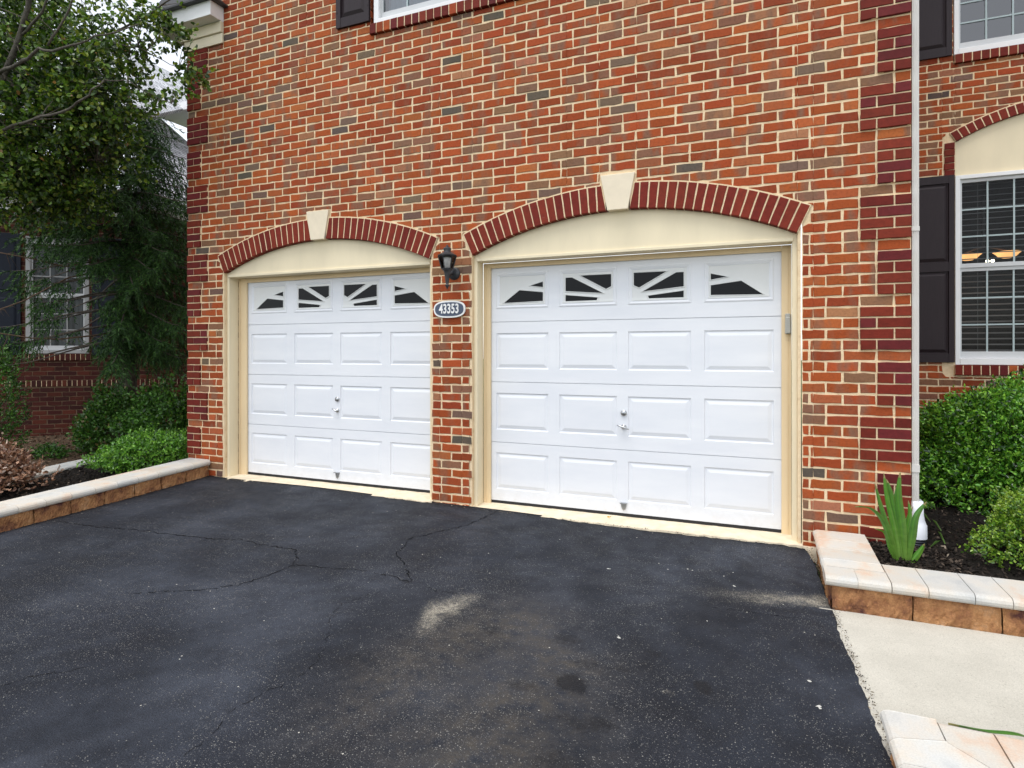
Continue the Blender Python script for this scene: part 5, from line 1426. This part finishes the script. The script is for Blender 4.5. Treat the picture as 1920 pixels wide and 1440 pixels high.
for _ in range(6000):
    x, y = random.uniform(-12, -7.1), random.uniform(-2.5, 4); pts.append((x, y, zso(x, y)+random.uniform(.0, .016)))
chips('dry_leaf_litter', 'dry leaves scattered on the shaded brown soil', pts, .045, [(.12, .07, .04), (.20, .13, .08), (.30, .22, .15), (.07, .04, .025)], [5, 3, 1, 4], 'leaves')
pts = []
for _ in range(520):
    y = random.uniform(-2.5, -.05); x = xedge(y)+random.gauss(.014, .009); pts.append((x, y, zdrive(x, y)+random.uniform(-.006, .012)))
for _ in range(500):
    x = random.uniform(-5.3, .25); y = -.058+random.gauss(0, .008); pts.append((x, y, zdrive(x, y)+random.uniform(0, .008)))
for _ in range(260):
    y = random.uniform(-3.5, -.1); x = -5.645+abs(random.gauss(0, .02)); pts.append((x, y, zdrive(x, y)+random.uniform(0, .01)))
chips('driveway_debris', 'fine grit and dry clippings along the edges of the asphalt', pts, .011, [(.10, .08, .055), (.22, .18, .12), (.035, .03, .025), (.40, .35, .27)], [4, 3, 4, 1.5], 'debris')
pts = []
for _ in range(9):
    pts = [(-1.19+random.uniform(-.012, .012), .07, .0)]
P = np.array([[-1.20, .085, .006], [-1.185, .075, .006]]); D = np.array([[.9, -.3, .15], [-.8, -.4, .2]]); D /= np.linalg.norm(D, axis=1)[:, None]
tag(leaf_geo(P, D, np.array([.03, .025]), np.array([.016, .014]), np.array([[.55, .25, .05], [.6, .35, .08]]), 'fallen_leaf', M['chip'], None), 'small orange fallen leaf on the sill of the right garage door', 'leaf')
# thin weeds in the right bed
bl = []
for (x, y) in ((1745, 990), (1765, 1010), (1772, 1035), (1740, 1045), (1755, 960)):
    p = at(x, y, 3.9+(1062-y)*.012); p.z = .03; bl.append(p)
mb = MB()
for p in bl:
    a = random.uniform(0, 6.28); q = p+Vector((.07*math.cos(a), .07*math.sin(a), .07)); sd = Vector((-math.sin(a), math.cos(a), 0))*.005
    mb.poly([p-sd, p+sd, p.lerp(q, .6)+sd+Vector((0, 0, .02)), q, p.lerp(q, .6)-sd+Vector((0, 0, .02))], 0, (.12, .22, .05, 1))
tag(mb.build('grass_blades', M['blade']), 'a few thin grass blades in the mulch near the iris', 'weed', kind='stuff')

# ================================================================== LIGHT, SKY, CAMERA
SUN_EL, SUN_AZ = 70, 196      # azimuth: where the light comes from, degrees clockwise from +Y
w = bpy.data.worlds.new('World'); scene.world = w; w.use_nodes = True; nt = w.node_tree
bg = nt.nodes['Background']; sky = nt.nodes.new('ShaderNodeTexSky'); sky.sky_type = 'NISHITA'; sky.sun_disc = False
sky.sun_elevation = R(SUN_EL); sky.sun_rotation = R(SUN_AZ); sky.air_density = 1.0; sky.dust_density = 1.0; sky.ozone_density = 1.0
hs = nt.nodes.new('ShaderNodeHueSaturation'); hs.inputs['Saturation'].default_value = .25
nt.links.new(sky.outputs[0], hs.inputs['Color']); nt.links.new(hs.outputs[0], bg.inputs['Color']); bg.inputs['Strength'].default_value = .15
sl = bpy.data.lights.new('sun', 'SUN'); sl.energy = .85; sl.angle = R(26); sl.color = (1.0, .98, .95)
so = bpy.data.objects.new('sun', sl); COL.objects.link(so)
dv = Vector((math.sin(R(SUN_AZ))*math.cos(R(SUN_EL)), math.cos(R(SUN_AZ))*math.cos(R(SUN_EL)), math.sin(R(SUN_EL))))
so.rotation_euler = dv.to_track_quat('Z', 'Y').to_euler(); so.location = dv*30
cam = bpy.data.cameras.new('camera'); co = bpy.data.objects.new('camera', cam); COL.objects.link(co)
co.location = (0, -D0, EYE); co.rotation_euler = (R(90), 0, R(22.778)); cam.sensor_width = 36; cam.lens = 36*F/1920; cam.shift_y = -60/1920; cam.clip_end = 500; cam.clip_start = .05
scene.camera = co
vs = scene.view_settings; vs.view_transform = 'Standard'; vs.look = 'None'; vs.gamma = 1; vs.use_curve_mapping = False; vs.exposure = 1.1
